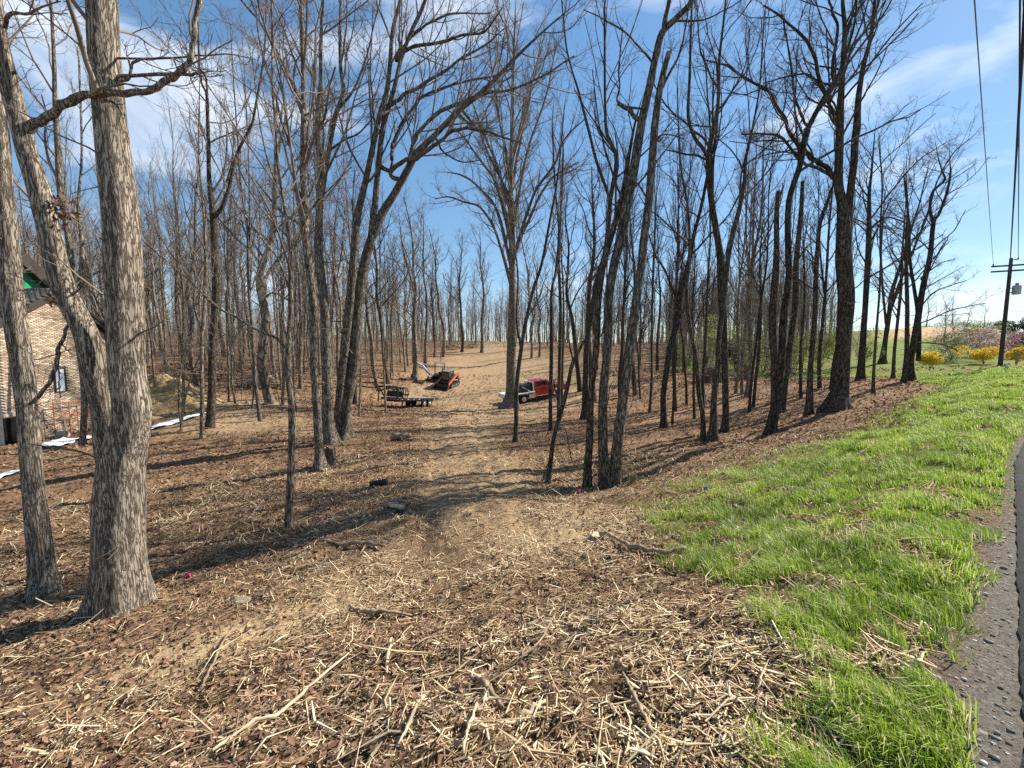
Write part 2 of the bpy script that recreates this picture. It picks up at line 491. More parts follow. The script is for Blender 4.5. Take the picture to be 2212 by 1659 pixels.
def ground_mat():
    m, nt, b = newmat('forest_floor', 0.97, 0.08)
    t = nt.nodes.new('ShaderNodeTexCoord'); P = t.outputs['Object']
    a = attr(nt, 'mask'); sp = nt.nodes.new('ShaderNodeSeparateColor'); nt.links.new(a.outputs['Color'], sp.inputs[0])
    nA = noise(nt, 42, 8, 0.78, P, 0.9)      # shredded litter
    nB = noise(nt, 1.1, 5, 0.6, P)
    nC = noise(nt, 7.0, 6, 0.7, P, 0.4)
    litter = ramp(nt, [(0.37, (0.022, 0.014, 0.009)), (0.47, (0.12, 0.075, 0.046)), (0.55, (0.31, 0.205, 0.125)), (0.66, (0.58, 0.43, 0.27))])  # darkest stop paints shade into the gaps between shreds
    nt.links.new(nA.outputs['Fac'], litter.inputs['Fac'])
    earth = ramp(nt, [(0.3, (0.17, 0.112, 0.065)), (0.5, (0.34, 0.235, 0.135)), (0.7, (0.56, 0.41, 0.24))])
    nt.links.new(nC.outputs['Fac'], earth.inputs['Fac'])
    tone = ramp(nt, [(0.35, (0.8, 0.76, 0.74)), (0.65, (1.3, 1.22, 1.1))])
    nt.links.new(nB.outputs['Fac'], tone.inputs['Fac'])
    lit = mix(nt, litter.outputs['Color'], tone.outputs['Color'], 1.0, 'MULTIPLY')
    ef = math_(nt, 'MULTIPLY', sp.outputs[1], math_(nt, 'ADD', math_(nt, 'MULTIPLY', nC.outputs['Fac'], 0.9), 0.35))
    c = mix(nt, lit, earth.outputs['Color'], ef)
    sw = attr(nt, 'saw')
    sawc = ramp(nt, [(0.35, (0.42, 0.29, 0.15)), (0.65, (0.72, 0.55, 0.33))]); nt.links.new(nA.outputs['Fac'], sawc.inputs['Fac'])
    c = mix(nt, c, sawc.outputs['Color'], math_(nt, 'MINIMUM', math_(nt, 'MULTIPLY', math_(nt, 'MULTIPLY', sw.outputs['Fac'], nC.outputs['Fac']), 2.4), 0.9))
    gr = ramp(nt, [(0.3, (0.08, 0.10, 0.022)), (0.55, (0.15, 0.22, 0.035)), (0.75, (0.24, 0.30, 0.07))])
    nt.links.new(nC.outputs['Fac'], gr.inputs['Fac'])
    c = mix(nt, c, gr.outputs['Color'], math_(nt, 'MULTIPLY', sp.outputs[0], 0.85))
    corn = ramp(nt, [(0.3, (0.35, 0.22, 0.12)), (0.7, (0.55, 0.38, 0.22))]); nt.links.new(nB.outputs['Fac'], corn.inputs['Fac'])
    c = mix(nt, c, corn.outputs['Color'], sp.outputs[2])
    # gravelly shoulder by the asphalt: wear along its edge
    s_ = attr(nt, 'edge').outputs['Fac']
    s_ = math_(nt, 'ADD', s_, math_(nt, 'MULTIPLY', nC.outputs['Fac'], -0.3))
    mr = nt.nodes.new('ShaderNodeMapRange'); mr.inputs[1].default_value = 0.2; mr.inputs[2].default_value = -0.05; nt.links.new(s_, mr.inputs[0])
    gv = ramp(nt, [(0.3, (0.10, 0.085, 0.07)), (0.55, (0.26, 0.23, 0.195)), (0.7, (0.5, 0.46, 0.4))]); nt.links.new(nA.outputs['Fac'], gv.inputs['Fac'])
    c = mix(nt, c, gv.outputs['Color'], mr.outputs[0])
    nt.links.new(c, b.inputs['Base Color'])
    h = math_(nt, 'ADD', nA.outputs['Fac'], math_(nt, 'MULTIPLY', nC.outputs['Fac'], 1.5))
    bump(nt, b, h, 0.9, 0.05)
    return m
M['ground'] = ground_mat()
me = mesh_np('ground', V, Q[:, ::-1], T[:, ::-1], M['ground'], True, {'mask': mask, 'saw': saw, 'edge': np.concatenate([(srel(_s, _t) + 0.22 * sstep(3, 8, _t)).ravel(), [0.1]])})
og = tag(link('ground', me), kind='structure')

# asphalt road
def road_mat():
    m, nt, b = newmat('asphalt', 0.9, 0.2)
    t = nt.nodes.new('ShaderNodeTexCoord')
    n = noise(nt, 90, 3, 0.7, t.outputs['Object']); n2 = noise(nt, 1.5, 4, 0.6, t.outputs['Object'])
    r = ramp(nt, [(0.35, (0.018, 0.018, 0.019)), (0.55, (0.045, 0.045, 0.047)), (0.75, (0.12, 0.118, 0.115))])
    nt.links.new(n.outputs['Fac'], r.inputs['Fac'])
    r2 = ramp(nt, [(0.3, (0.75, 0.75, 0.75)), (0.7, (1.2, 1.18, 1.15))]); nt.links.new(n2.outputs['Fac'], r2.inputs['Fac'])
    nt.links.new(mix(nt, r.outputs['Color'], r2.outputs['Color'], 1.0, 'MULTIPLY'), b.inputs['Base Color'])
    bump(nt, b, n.outputs['Fac'], 0.8, 0.012)
    return m
M['road'] = road_mat()
tt = np.concatenate([np.arange(-80, -6, 2.0), np.arange(-6, 14, 0.06), np.arange(14, 160, 1.0)])
edge = np.interp(tt, EDGE_T, EDGE_S) + (fbm(tt * 9, tt * 0, 4, 12, 0.8) - 0.5) * 0.05
cols = []
for k, f in enumerate([0.0, 0.0, 0.12, 1.5, 3.0, 4.5, 6.0]):
    s = edge - f
    z = road_h(tt) + (-0.03 if k == 0 else 0.002 + 0.02 * min(f, 3) / 3 - (0.02 * max(f - 3, 0) / 3))
    cols.append(np.stack([0.788 * tt - 0.616 * s, 0.616 * tt + 0.788 * s, z], -1))
V = np.stack(cols, 1); n0, n1 = V.shape[:2]
ii = np.arange(n0 * n1).reshape(n0, n1)
Q = np.stack([ii[:-1, :-1], ii[:-1, 1:], ii[1:, 1:], ii[1:, :-1]], -1).reshape(-1, 4)
tag(link('road', mesh_np('road', V.reshape(-1, 3), Q, None, M['road'], False)), kind='structure')

# far meadow drive (gravel lane) climbing the field
dp = [hit(1935, 755), hit(1970, 758), hit(2000, 762), hit(2040, 768)]
V = []
for i, p in enumerate(dp):
    a = dp[max(i - 1, 0)]; c = dp[min(i + 1, len(dp) - 1)]
    d = (c - a); d.z = 0; d.normalize(); n_ = Vector((-d.y, d.x, 0))
    for sgn in (-1, 1):
        q = p + n_ * sgn * 0.9
        V.append((q.x, q.y, g1(q.x, q.y) + 0.03))
tag(link('gravel_path', mesh_np('gravel_path', np.array(V), np.array([(2 * i, 2 * i + 1, 2 * i + 3, 2 * i + 2) for i in range(len(dp) - 1)]), None, plain('lane_gravel', (0.28, 0.25, 0.22), 0.95, 0.1))), kind='structure')

# ------------------------------------------------------------------ litter, chips and grass (uncountable)
def scatter(n, r0, r1, power=1.0, amax=60):
    """positions in the visible sector; density per square metre falls as r^-power"""
    e = 2 - power
    u = RNG.random(n)
    r = (r0 ** e + u * (r1 ** e - r0 ** e)) ** (1 / e) if abs(e) > 1e-6 else r0 * (r1 / r0) ** u
    a = np.radians(RNG.uniform(-amax, amax, n))
    return r * np.sin(a), r * np.cos(a), r
def surf(x, y):
    """height of the ground sheet including its small relief"""
    r = np.hypot(x, y)
    s, t = st(x, y); nrd = sstep(-0.02, 0.35, srel(s, t))
    z = ground(x, y)
    rg = (fbm(x * 0.8, y * 0.8, 3, 3) - 0.5) * 0.22 + (fbm(x * 4, y * 4, 4, 5) - 0.5) * 0.13 + (fbm(x * 22, y * 22, 2, 8) - 0.5) * 0.05 * sstep(14, 6, r)
    xc = np.interp(y, [0, 5, 10, 25, 30], [0.1, -0.3, -1.2, -3.6, -4.2])
    rt = np.exp(-((np.abs(x - xc) - 0.95) / 0.22) ** 2) * sstep(3, 7, y) * sstep(42, 30, y)
    return z + (rg * sstep(500, 60, r) - rt * 0.07) * nrd - 0.02 * (1 - nrd)
def rnd_mat(name, stops, rough=0.9, trans=0.0, spec=0.15, interp='LINEAR'):
    m, nt, b = newmat(name, rough, spec)
    a = attr(nt, 'rnd')
    r = ramp(nt, stops, interp); nt.links.new(a.outputs['Fac'], r.inputs['Fac'])
    nt.links.new(r.outputs['Color'], b.inputs['Base Color'])
    if trans > 0:
        tr = nt.nodes.new('ShaderNodeBsdfTranslucent'); nt.links.new(r.outputs['Color'], tr.inputs['Color'])
        mx = nt.nodes.new('ShaderNodeMixShader'); mx.inputs[0].default_value = trans
        nt.links.new(b.outputs[0], mx.inputs[1]); nt.links.new(tr.outputs[0], mx.inputs[2])
        nt.links.new(mx.outputs[0], nt.nodes['Material Output'].inputs['Surface'])
    return m
def sticks(name, x, y, length, width, rnd, lift, mat, tilt=0.18, sides=3, bend=0.12, dirs=None, thick=0.32, tip=1.6):
    n = len(x)
    an = RNG.uniform(0, 2 * pi, n) if dirs is None else dirs
    z = surf(x, y)
    ti = RNG.normal(0, tilt, n)
    D = np.stack([np.cos(an) * np.cos(ti), np.sin(an) * np.cos(ti), np.sin(ti)], -1)
    # follow the slope of the ground
    e = 0.15
    gx = (ground(x + e, y) - z * 0 - ground(x - e, y)) / (2 * e); gy = (ground(x, y + e) - ground(x, y - e)) / (2 * e)
    D[:, 2] += D[:, 0] * gx + D[:, 1] * gy
    S = np.stack([-np.sin(an), np.cos(an), np.zeros(n)], -1)
    U = np.cross(S, D) * -1
    U /= np.linalg.norm(U, axis=1, keepdims=True)
    C = np.stack([x, y, z + lift + np.abs(np.sin(ti)) * length * 0.35], -1)
    K = 3 if bend > 0 else 2
    vs_ = []
    bn = RNG.normal(0, bend, n)
    for k in range(K):
        f = k / (K - 1) - 0.5
        c = C + D * (length * f)[:, None] + S * (bn * length * (1 - 4 * f * f))[:, None]
        wk = width * (0.55 + 0.45 * (1 - abs(f) * tip))
        for j in range(sides):
            a2 = 2 * pi * j / sides + 0.5
            vs_.append(c + S * (wk * 0.5 * cos(a2))[:, None] + U * (wk * thick * sin(a2))[:, None])
    V = np.stack(vs_, 1)  # n, K*sides, 3
    f = []
    for k in range(K - 1):
        for j in range(sides):
            f.append((k * sides + j, k * sides + (j + 1) % sides, (k + 1) * sides + (j + 1) % sides, (k + 1) * sides + j))
    f = np.array(f)
    Q = (np.arange(n)[:, None, None] * (K * sides) + f[None]).reshape(-1, 4)
    return mesh_np(name, V.reshape(-1, 3), Q, None, mat, False, {'rnd': np.repeat(rnd, K * sides)})
M['chips'] = rnd_mat('shredded_wood', [(0.0, (0.13, 0.082, 0.05)), (0.35, (0.31, 0.205, 0.12)), (0.62, (0.54, 0.40, 0.235)), (0.85, (0.74, 0.59, 0.37)), (1.0, (0.88, 0.76, 0.52))])
M['leaf'] = rnd_mat('dead_leaves', [(0.0, (0.07, 0.038, 0.026)), (0.4, (0.17, 0.092, 0.058)), (0.75, (0.31, 0.185, 0.115)), (1.0, (0.50, 0.35, 0.23))], 0.8, 0.12)
M['grass'] = rnd_mat('spring_grass', [(0.0, (0.07, 0.13, 0.012)), (0.4, (0.19, 0.31, 0.02)), (0.75, (0.33, 0.47, 0.035)), (0.88, (0.34, 0.46, 0.08)), (1.0, (0.62, 0.54, 0.32))], 0.42, 0.45, 0.5)

# wood chips
def keep_forest(x, y, thr=0.35):
    s, t = st(x, y)
    g = verge(x, y)
    return (srel(s, t) > 0.3) & (g + RNG.uniform(-0.25, 0.25, len(x)) < thr)
x, y, r = scatter(205000, 1.2, 16, 1.6)
sawp = np.exp(-(((x - _lp.x) * 0.8 + (y - _lp.y) * 0.6) / 1.25) ** 2 - (((x - _lp.x) * -0.6 + (y - _lp.y) * 0.8) / 0.5) ** 2)
k = keep_forest(x, y) & (RNG.random(len(x)) > sawp * 0.85) & (RNG.random(len(x)) > sstep(3.5, 8, y) * dirt(x, y) * 0.8) & (RNG.random(len(x)) < np.clip(0.25 + 2.6 * (fbm(x * 1.3, y * 1.3, 3, 140) - 0.28), 0.2, 1)); x, y, r = x[k], y[k], r[k]; n = len(x)
L = RNG.lognormal(-3.8, 0.68, n) * (1 + r / 6); W = L * RNG.uniform(0.09, 0.26, n); W = np.clip(W, 0.002, 0.014 + r * 0.0016)
rn = np.clip(RNG.beta(2.0, 2.0, n) * 0.95 + 0.05 + (fbm(x, y, 3, 91) - 0.5) * 0.6, 0, 1)
tag(link('wood_chips', sticks('wood_chips', x, y, L, W, rn, 0.006, M['chips'], 0.28, 3, 0)), 'shredded tan wood chips and bark carpeting the cleared slope in front', 'wood chips', kind='stuff')
# longer shreds and twigs
x, y, r = scatter(10000, 1.3, 34, 1.2)
k = keep_forest(x, y); x, y, r = x[k], y[k], r[k]; n = len(x)
L = RNG.lognormal(-2.15, 0.55, n) * (1 + r / 22); W = np.clip(L * RNG.uniform(0.03, 0.10, n), 0.003, 0.02)
rn = np.clip(RNG.beta(2, 1.8, n), 0, 1)
tag(link('twig_litter', sticks('twig_litter', x, y, L, W, rn, 0.015, M['chips'], 0.18, 3, 0.2, None, 0.3, 3.0)), 'splintered twigs and shredded roots strewn over the forest floor', 'twigs', kind='stuff')
# flat slabs of torn bark and wood
x, y, r = scatter(3600, 1.25, 14, 1.3)
k = keep_forest(x, y); x, y, r = x[k], y[k], r[k]; n = len(x)
L = RNG.lognormal(-2.8, 0.45, n); W = np.clip(L * RNG.uniform(0.16, 0.36, n), 0.006, 0.032)
tag(link('bark_pieces', sticks('bark_pieces', x, y, L, W, np.clip(RNG.beta(1.6, 2, n), 0, 1), 0.010, M['chips'], 0.22, 4, 0.10, None, 0.10, 3.6)), 'torn slabs of bark and chunky wood pieces among the chips', 'bark pieces', kind='stuff')
# dead leaves
def leaves(name, x, y, size, rn, lift=0.012, curl=0.5, mat=None, zz=None):
    n = len(x); an = RNG.uniform(0, 2 * pi, n)
    z = surf(x, y) if zz is None else zz
    t1 = RNG.normal(0, curl, n); t2 = RNG.normal(0, curl, n)
    A = np.stack([np.cos(an) * np.cos(t1), np.sin(an) * np.cos(t1), np.sin(t1)], -1)
    B = np.stack([-np.sin(an) * np.cos(t2), np.cos(an) * np.cos(t2), np.sin(t2)], -1)
    C = np.stack([x, y, z + lift + size * 0.15], -1)
    s = size[:, None]
    N = np.cross(A, B)
    V = np.stack([C - A * s * 0.6, C - B * s * 0.36 + N * s * 0.14, C + A * s * 0.6, C + B * s * 0.36 + N * s * 0.14], 1)
    b_ = np.arange(n)[:, None] * 4
    T = np.concatenate([b_ + [[0, 1, 2]], b_ + [[0, 2, 3]]])
    return mesh_np(name, V.reshape(-1, 3), None, T, mat or M['leaf'], False, {'rnd': np.repeat(rn, 4)})
x, y, r = scatter(120000, 1.4, 55, 1.45)
lw = fbm(x * 0.35, y * 0.35, 3, 55)
d_ = dirt(x, y)
k = keep_forest(x, y, 0.55) & (RNG.random(len(x)) < np.clip(0.05 + 1.5 * (lw - 0.38) + sstep(-1.5, -4, x) * 0.5 - 0.35 * sstep(5, 2.5, r) * sstep(-1.5, 0, x) + sstep(6, 12, r) * 0.4, 0, 1)) & (RNG.random(len(x)) > d_ * 0.75)
x, y, r = x[k], y[k], r[k]; n = len(x)
tag(link('leaf_litter', leaves('leaf_litter', x, y, RNG.uniform(0.018, 0.042, n) * (1 + r / 9), RNG.beta(2, 2.2, n))), 'reddish brown dead leaves lying over the woodland slope', 'dead leaves', kind='stuff')

# grass blades
def blades(name, x, y, hgt, wid, rn, lean=0.5, mat=None):
    n = len(x); z = surf(x, y) - 0.01
    wa = 2.6 + (fbm(x * 1.5, y * 1.5, 2, 61) - 0.5) * 5 + RNG.normal(0, 0.7, n)
    le = np.abs(RNG.normal(lean, 0.3, n))
    D = np.stack([np.cos(wa), np.sin(wa), np.zeros(n)], -1)
    fa = RNG.uniform(0, 2 * pi, n)
    S = np.stack([np.cos(fa), np.sin(fa), np.zeros(n)], -1) * (wid * 0.5)[:, None]
    B = np.stack([x, y, z], -1)
    m1 = B + D * (hgt * le * 0.35)[:, None]; m1[:, 2] += hgt * 0.6
    m2 = B + D * (hgt * le * 1.15)[:, None]; m2[:, 2] += hgt * np.clip(1.0 - le * 0.35, 0.3, 1)
    V = np.stack([B - S, B + S, m1 + S * 0.8, m1 - S * 0.8, m2], 1)
    b_ = np.arange(n)[:, None] * 5
    Q = b_ + [[0, 1, 2, 3]]; T = b_ + [[3, 2, 4]]
    return mesh_np(name, V.reshape(-1, 3), Q, T, mat or M['grass'], False, {'rnd': np.repeat(rn, 5)})
def grass_pts(n, t0, t1, p):
    u = RNG.random(n); e = 1 - p
    t = (t0 ** e + u * (t1 ** e - t0 ** e)) ** (1 / e)
    e0 = np.interp(t, EDGE_T, EDGE_S) + 0.08; s = e0 + RNG.uniform(0.0, 1.0, n) * (np.interp(t, SB_T, SB_S) + 0.8 - e0)
    return 0.788 * t - 0.616 * s, 0.616 * t + 0.788 * s, t
x, y, t = grass_pts(400000, 1.5, 46, 0.85)
g = verge(x, y)
clump = fbm(x * 2.6, y * 2.6, 3, 77)
k = RNG.random(len(x)) < g ** 1.3 * np.clip(0.28 + (clump - 0.36) * 2.6, 0.12, 1)
x, y, t, clump = x[k], y[k], t[k], clump[k]; n = len(x)
H = (0.05 + 0.095 * clump) * RNG.uniform(0.5, 1.3, n) * (1 + t / 60)
W = RNG.uniform(0.0025, 0.005, n) * (1 + t / 7)
rn = np.clip(RNG.normal(0.55, 0.22, n) + np.where(RNG.random(n) < 0.16, 0.5, 0) + (clump - 0.5) * 0.6, 0, 1)
tag(link('grass', blades('grass', x, y, H, W, rn)), 'bright green spring grass on the verge between road and woods', 'grass', kind='stuff')
# thin scattered blades in the chips beside the verge
# gravel on the shoulder
n = 3600
t = 1.5 * (30 / 1.5) ** RNG.random(n); s = np.interp(t, EDGE_T, EDGE_S) + np.abs(RNG.normal(0.0, 0.22, n)) + 0.02
k = s > -9; t, s = t[k], s[k]; n = len(t)
x = 0.788 * t - 0.616 * s; y = 0.616 * t + 0.788 * s
base = np.array([(1, 0, 0), (-1, 0, 0), (0, 1, 0), (0, -1, 0), (0, 0, 1), (0, 0, -1)], float)
oct_f = np.array([(0, 2, 4), (2, 1, 4), (1, 3, 4), (3, 0, 4), (2, 0, 5), (1, 2, 5), (3, 1, 5), (0, 3, 5)])
sz = RNG.lognormal(-5.7, 0.6, n) * (1 + t / 12)
V = base[None] * sz[:, None, None] * RNG.uniform(0.6, 1.3, (n, 6, 1)) * np.array([1, 1, 0.6])
V = V + np.stack([x, y, surf(x, y) + sz * 0.2], -1)[:, None, :]
M['gravel'] = rnd_mat('gravel', [(0, (0.10, 0.09, 0.08)), (0.6, (0.28, 0.26, 0.23)), (1, (0.62, 0.6, 0.56))], 0.9)
tag(link('gravel', mesh_np('gravel', V.reshape(-1, 3), None, (np.arange(n)[:, None, None] * 6 + oct_f[None]).reshape(-1, 3), M['gravel'], False, {'rnd': np.repeat(RNG.random(n), 6)})), 'loose grey gravel along the edge of the asphalt', 'gravel', kind='stuff')
# ------------------------------------------------------------------ trees
def unit(a): return a / np.maximum(np.linalg.norm(a, axis=-1, keepdims=True), 1e-9)
def smooth_path(P, R, m):
    """Catmull-Rom through the nodes, m samples per span"""
    P = np.asarray(P, float); R = np.asarray(R, float)
    if len(P) == 2: m = max(m, 2)
    A = np.concatenate([[2 * P[0] - P[1]], P, [2 * P[-1] - P[-2]]])
    RR_ = np.concatenate([[R[0]], R, [R[-1]]])
    out = []; ro = []
    for i in range(len(P) - 1):
        p0, p1, p2, p3 = A[i], A[i + 1], A[i + 2], A[i + 3]
        for j in range(m):
            t = j / m
            out.append(0.5 * (2 * p1 + (p2 - p0) * t + (2 * p0 - 5 * p1 + 4 * p2 - p3) * t * t + (3 * p1 - p0 - 3 * p2 + p3) * t ** 3))
            ro.append(R[i] * (1 - t) + R[i + 1] * t)
    out.append(P[-1]); ro.append(R[-1])
    return np.array(out), np.array(ro)
def tubes(P, R, sides, cap=False):
    """P (N,K,3), R (N,K) -> V, Q   (tubes along polylines)"""
    N, K, _ = P.shape
    T = np.empty_like(P)
    T[:, 1:-1] = P[:, 2:] - P[:, :-2]; T[:, 0] = P[:, 1] - P[:, 0]; T[:, -1] = P[:, -1] - P[:, -2]
    T = unit(T)
    m = unit(P[:, -1] - P[:, 0])
    ref = np.where((np.abs(m[:, 2]) > 0.8)[:, None], np.array([[1.0, 0.03, 0.0]]), np.array([[0.0, 0.02, 1.0]]))
    X = unit(np.cross(T, ref[:, None, :])); Y = np.cross(X, T)
    a = np.arange(sides) * 2 * pi / sides
    V = P[:, :, None, :] + R[:, :, None, None] * (X[:, :, None, :] * np.cos(a)[None, None, :, None] + Y[:, :, None, :] * np.sin(a)[None, None, :, None])
    base = (np.arange(N) * K * sides)[:, None, None, None] + (np.arange(K - 1) * sides)[None, :, None, None]
    j = np.arange(sides); j2 = (j + 1) % sides
    q = np.stack([j, j + sides, j2 + sides, j2], -1)[None, None]
    return V.reshape(-1, 3), (base + q).reshape(-1, 4)
class Geo:
    def __init__(s): s.V = []; s.Q = []; s.n = 0
    def add(s, V, Q): s.V.append(V); s.Q.append(Q + s.n); s.n += len(V); return s
    def mesh(s, name, mat, smooth=True):
        if not s.V: return None
        return mesh_np(name, np.concatenate(s.V), np.concatenate(s.Q), None, mat, smooth)
    def tris(s): return sum(len(q) for q in s.Q) * 2
def sprout(P, R, n, t0, t1, ang, asd, ratio, K, up, wig, rr=0.6, rmin=0.003, rng=None, shape=0.5, rmax=9.0, lmin=0.0, lmax=99, flat=0.0):
    """grow n children from every parent polyline; returns (N*n,K,3),(N*n,K)"""
    rng = rng or RNG
    N, KP, _ = P.shape
    seg = np.linalg.norm(P[:, 1:] - P[:, :-1], axis=2); LP = seg.sum(1)
    pi_ = np.repeat(np.arange(N), n)
    t = t0 + (t1 - t0) * ((np.tile(np.arange(n), N) + rng.random(N * n)) / n)
    f = t * (KP - 1); i = np.minimum(f.astype(int), KP - 2); f = f - i
    p = P[pi_, i] * (1 - f)[:, None] + P[pi_, i + 1] * f[:, None]
    r = R[pi_, i] * (1 - f) + R[pi_, i + 1] * f
    T = unit(P[pi_, i + 1] - P[pi_, i])
    q = rng.normal(size=(N * n, 3)); q[:, 2] *= (1 - flat)
    q = unit(q - T * (q * T).sum(1, keepdims=True))
    a = rng.normal(ang, asd, N * n)
    D = T * np.cos(a)[:, None] + q * np.sin(a)[:, None]
    L = LP[pi_] * ratio * (1 - shape * t) * rng.uniform(0.6, 1.25, N * n)
    L = np.clip(L, lmin, lmax)
    step = L / (K - 1)
    out = np.empty((N * n, K, 3)); out[:, 0] = p
    D[:, 2] += up * 0.5; D = unit(D)
    for k in range(1, K):
        out[:, k] = out[:, k - 1] + D * step[:, None]
        D = D + rng.normal(size=D.shape) * wig
        D[:, 2] += up
        D = unit(D)
    r0 = np.clip(r * rr * rng.uniform(0.7, 1.1, N * n), rmin, rmax)
    r0 = np.minimum(r0, np.maximum(0.014 * L + 0.002, rmin))
    Rk = r0[:, None] * np.linspace(1.0, 0.42, K)[None]
    return out, np.maximum(Rk, rmin * 0.6)
def resamp(path, rad, K):
    d = np.concatenate([[0], np.cumsum(np.linalg.norm(path[1:] - path[:-1], axis=1))])
    u = np.linspace(0, d[-1], K)
    return np.stack([np.interp(u, d, path[:, c]) for c in range(3)], -1), np.interp(u, d, rad)
def crown_from(geo, stems, rng, n1=14, t0=0.45, ang=0.7, ratio=0.34, lmax=6.5, dens=1.0, up=0.10, twk=1.0, rmin=0.0028, final=True, rr=0.55):
    """stems: list of (path, radii, weight). branches -> branchlets -> twigs -> spray"""
    for path, rad, w in stems:
        K0 = 24
        P0, R0 = resamp(path, rad, K0)
        P0 = P0[None]; R0 = R0[None]
        n = max(2, int(round(n1 * w)))
        P1, R1 = sprout(P0, R0, n, t0 if w >= 0 else 0.1, 0.99, ang, 0.2, ratio, 8, up * 0.8, 0.13, rr=rr, rmin=0.008, rng=rng, lmax=lmax, rmax=0.09)
        geo.add(*tubes(P1, R1, 5))
        P2, R2 = sprout(P1, R1, max(2, int(7 * dens)), 0.15, 0.97, 0.72, 0.22, 0.42, 6, up, 0.16, rr=0.6, rmin=0.0055 * twk, rng=rng, shape=0.45)
        geo.add(*tubes(P2, R2, 4))
        P3, R3 = sprout(P2, R2, max(2, int(5.4 * dens)), 0.12, 0.97, 0.75, 0.25, 0.46, 4, up, 0.2, rr=0.62, rmin=rmin * 1.2 * twk, rng=rng, shape=0.4, lmin=0.25)
        geo.add(*tubes(P3, R3, 3))
        if final:
            P4, R4 = sprout(P3, R3, max(1, int(round(3 * dens))), 0.1, 0.95, 0.7, 0.3, 0.5, 2, up, 0.2, rr=0.7, rmin=rmin * twk, rng=rng, shape=0.3, lmin=0.15)
            geo.add(*tubes(P4, R4, 3))

# ---- trees that can be told apart: nodes (x, y, width) surveyed on the picture, set out at their real distance
HERO_STEMS = []
def path_of(nodes, D, drift=0.0, D0=None, base=None, rng=None):
    """survey nodes -> 3-D points at forward distance D, wandering in depth by drift per metre"""
    P = []; R = []; d = D if D0 is None else D0
    last = None
    for (x, y, w) in nodes:
        p = at(x, y, d)
        if last is not None:
            l = (p - last).length
            d += drift * l
            p = at(x, y, d)
        P.append(p); R.append(max(0.0035, w * mpp(x, y, d) / 2)); last = p
    return P, R, d
def trunk_mesh(name, stems, mat, sides=14, m=4, flare=1.5, lobes=True, rng=None, detail=False):
    g = Geo()
    for (P, R, first) in stems:
        path, rad = smooth_path(P, R, m)
        K = len(path)
        V, Qd = tubes(path[None], rad[None], sides)
        V = V.reshape(K, sides, 3)
        C = path[:, None, :]
        off = V - C
        hgt = (path[:, 2] - path[0, 2])[:, None]
        a = np.arange(sides)[None] * 2 * pi / sides
        ph = rng.uniform(0, 6, 3)
        k = 1 + 0.05 * np.sin(2 * a + ph[0] + hgt * 0.7) + 0.03 * np.sin(5 * a + ph[1] + hgt * 1.9) + 0.05 * (vnoise(a * 0 + hgt * 2.2, a * 1.5 + ph[2], 5) - 0.5)
        if first:
            fl = np.exp(-np.maximum(hgt - 0.42, 0) / max(0.10, 1.1 * rad[0]))
            k = k * (1 + (flare - 1) * fl * (0.75 + 0.45 * np.sin(4 * a + ph[0]) + 0.25 * np.sin(7 * a + ph[1])))
        V = C + off * k[..., None]
        g.add(V.reshape(-1, 3), Qd)
    return g.mesh(name, mat, True)
TRI = [0]
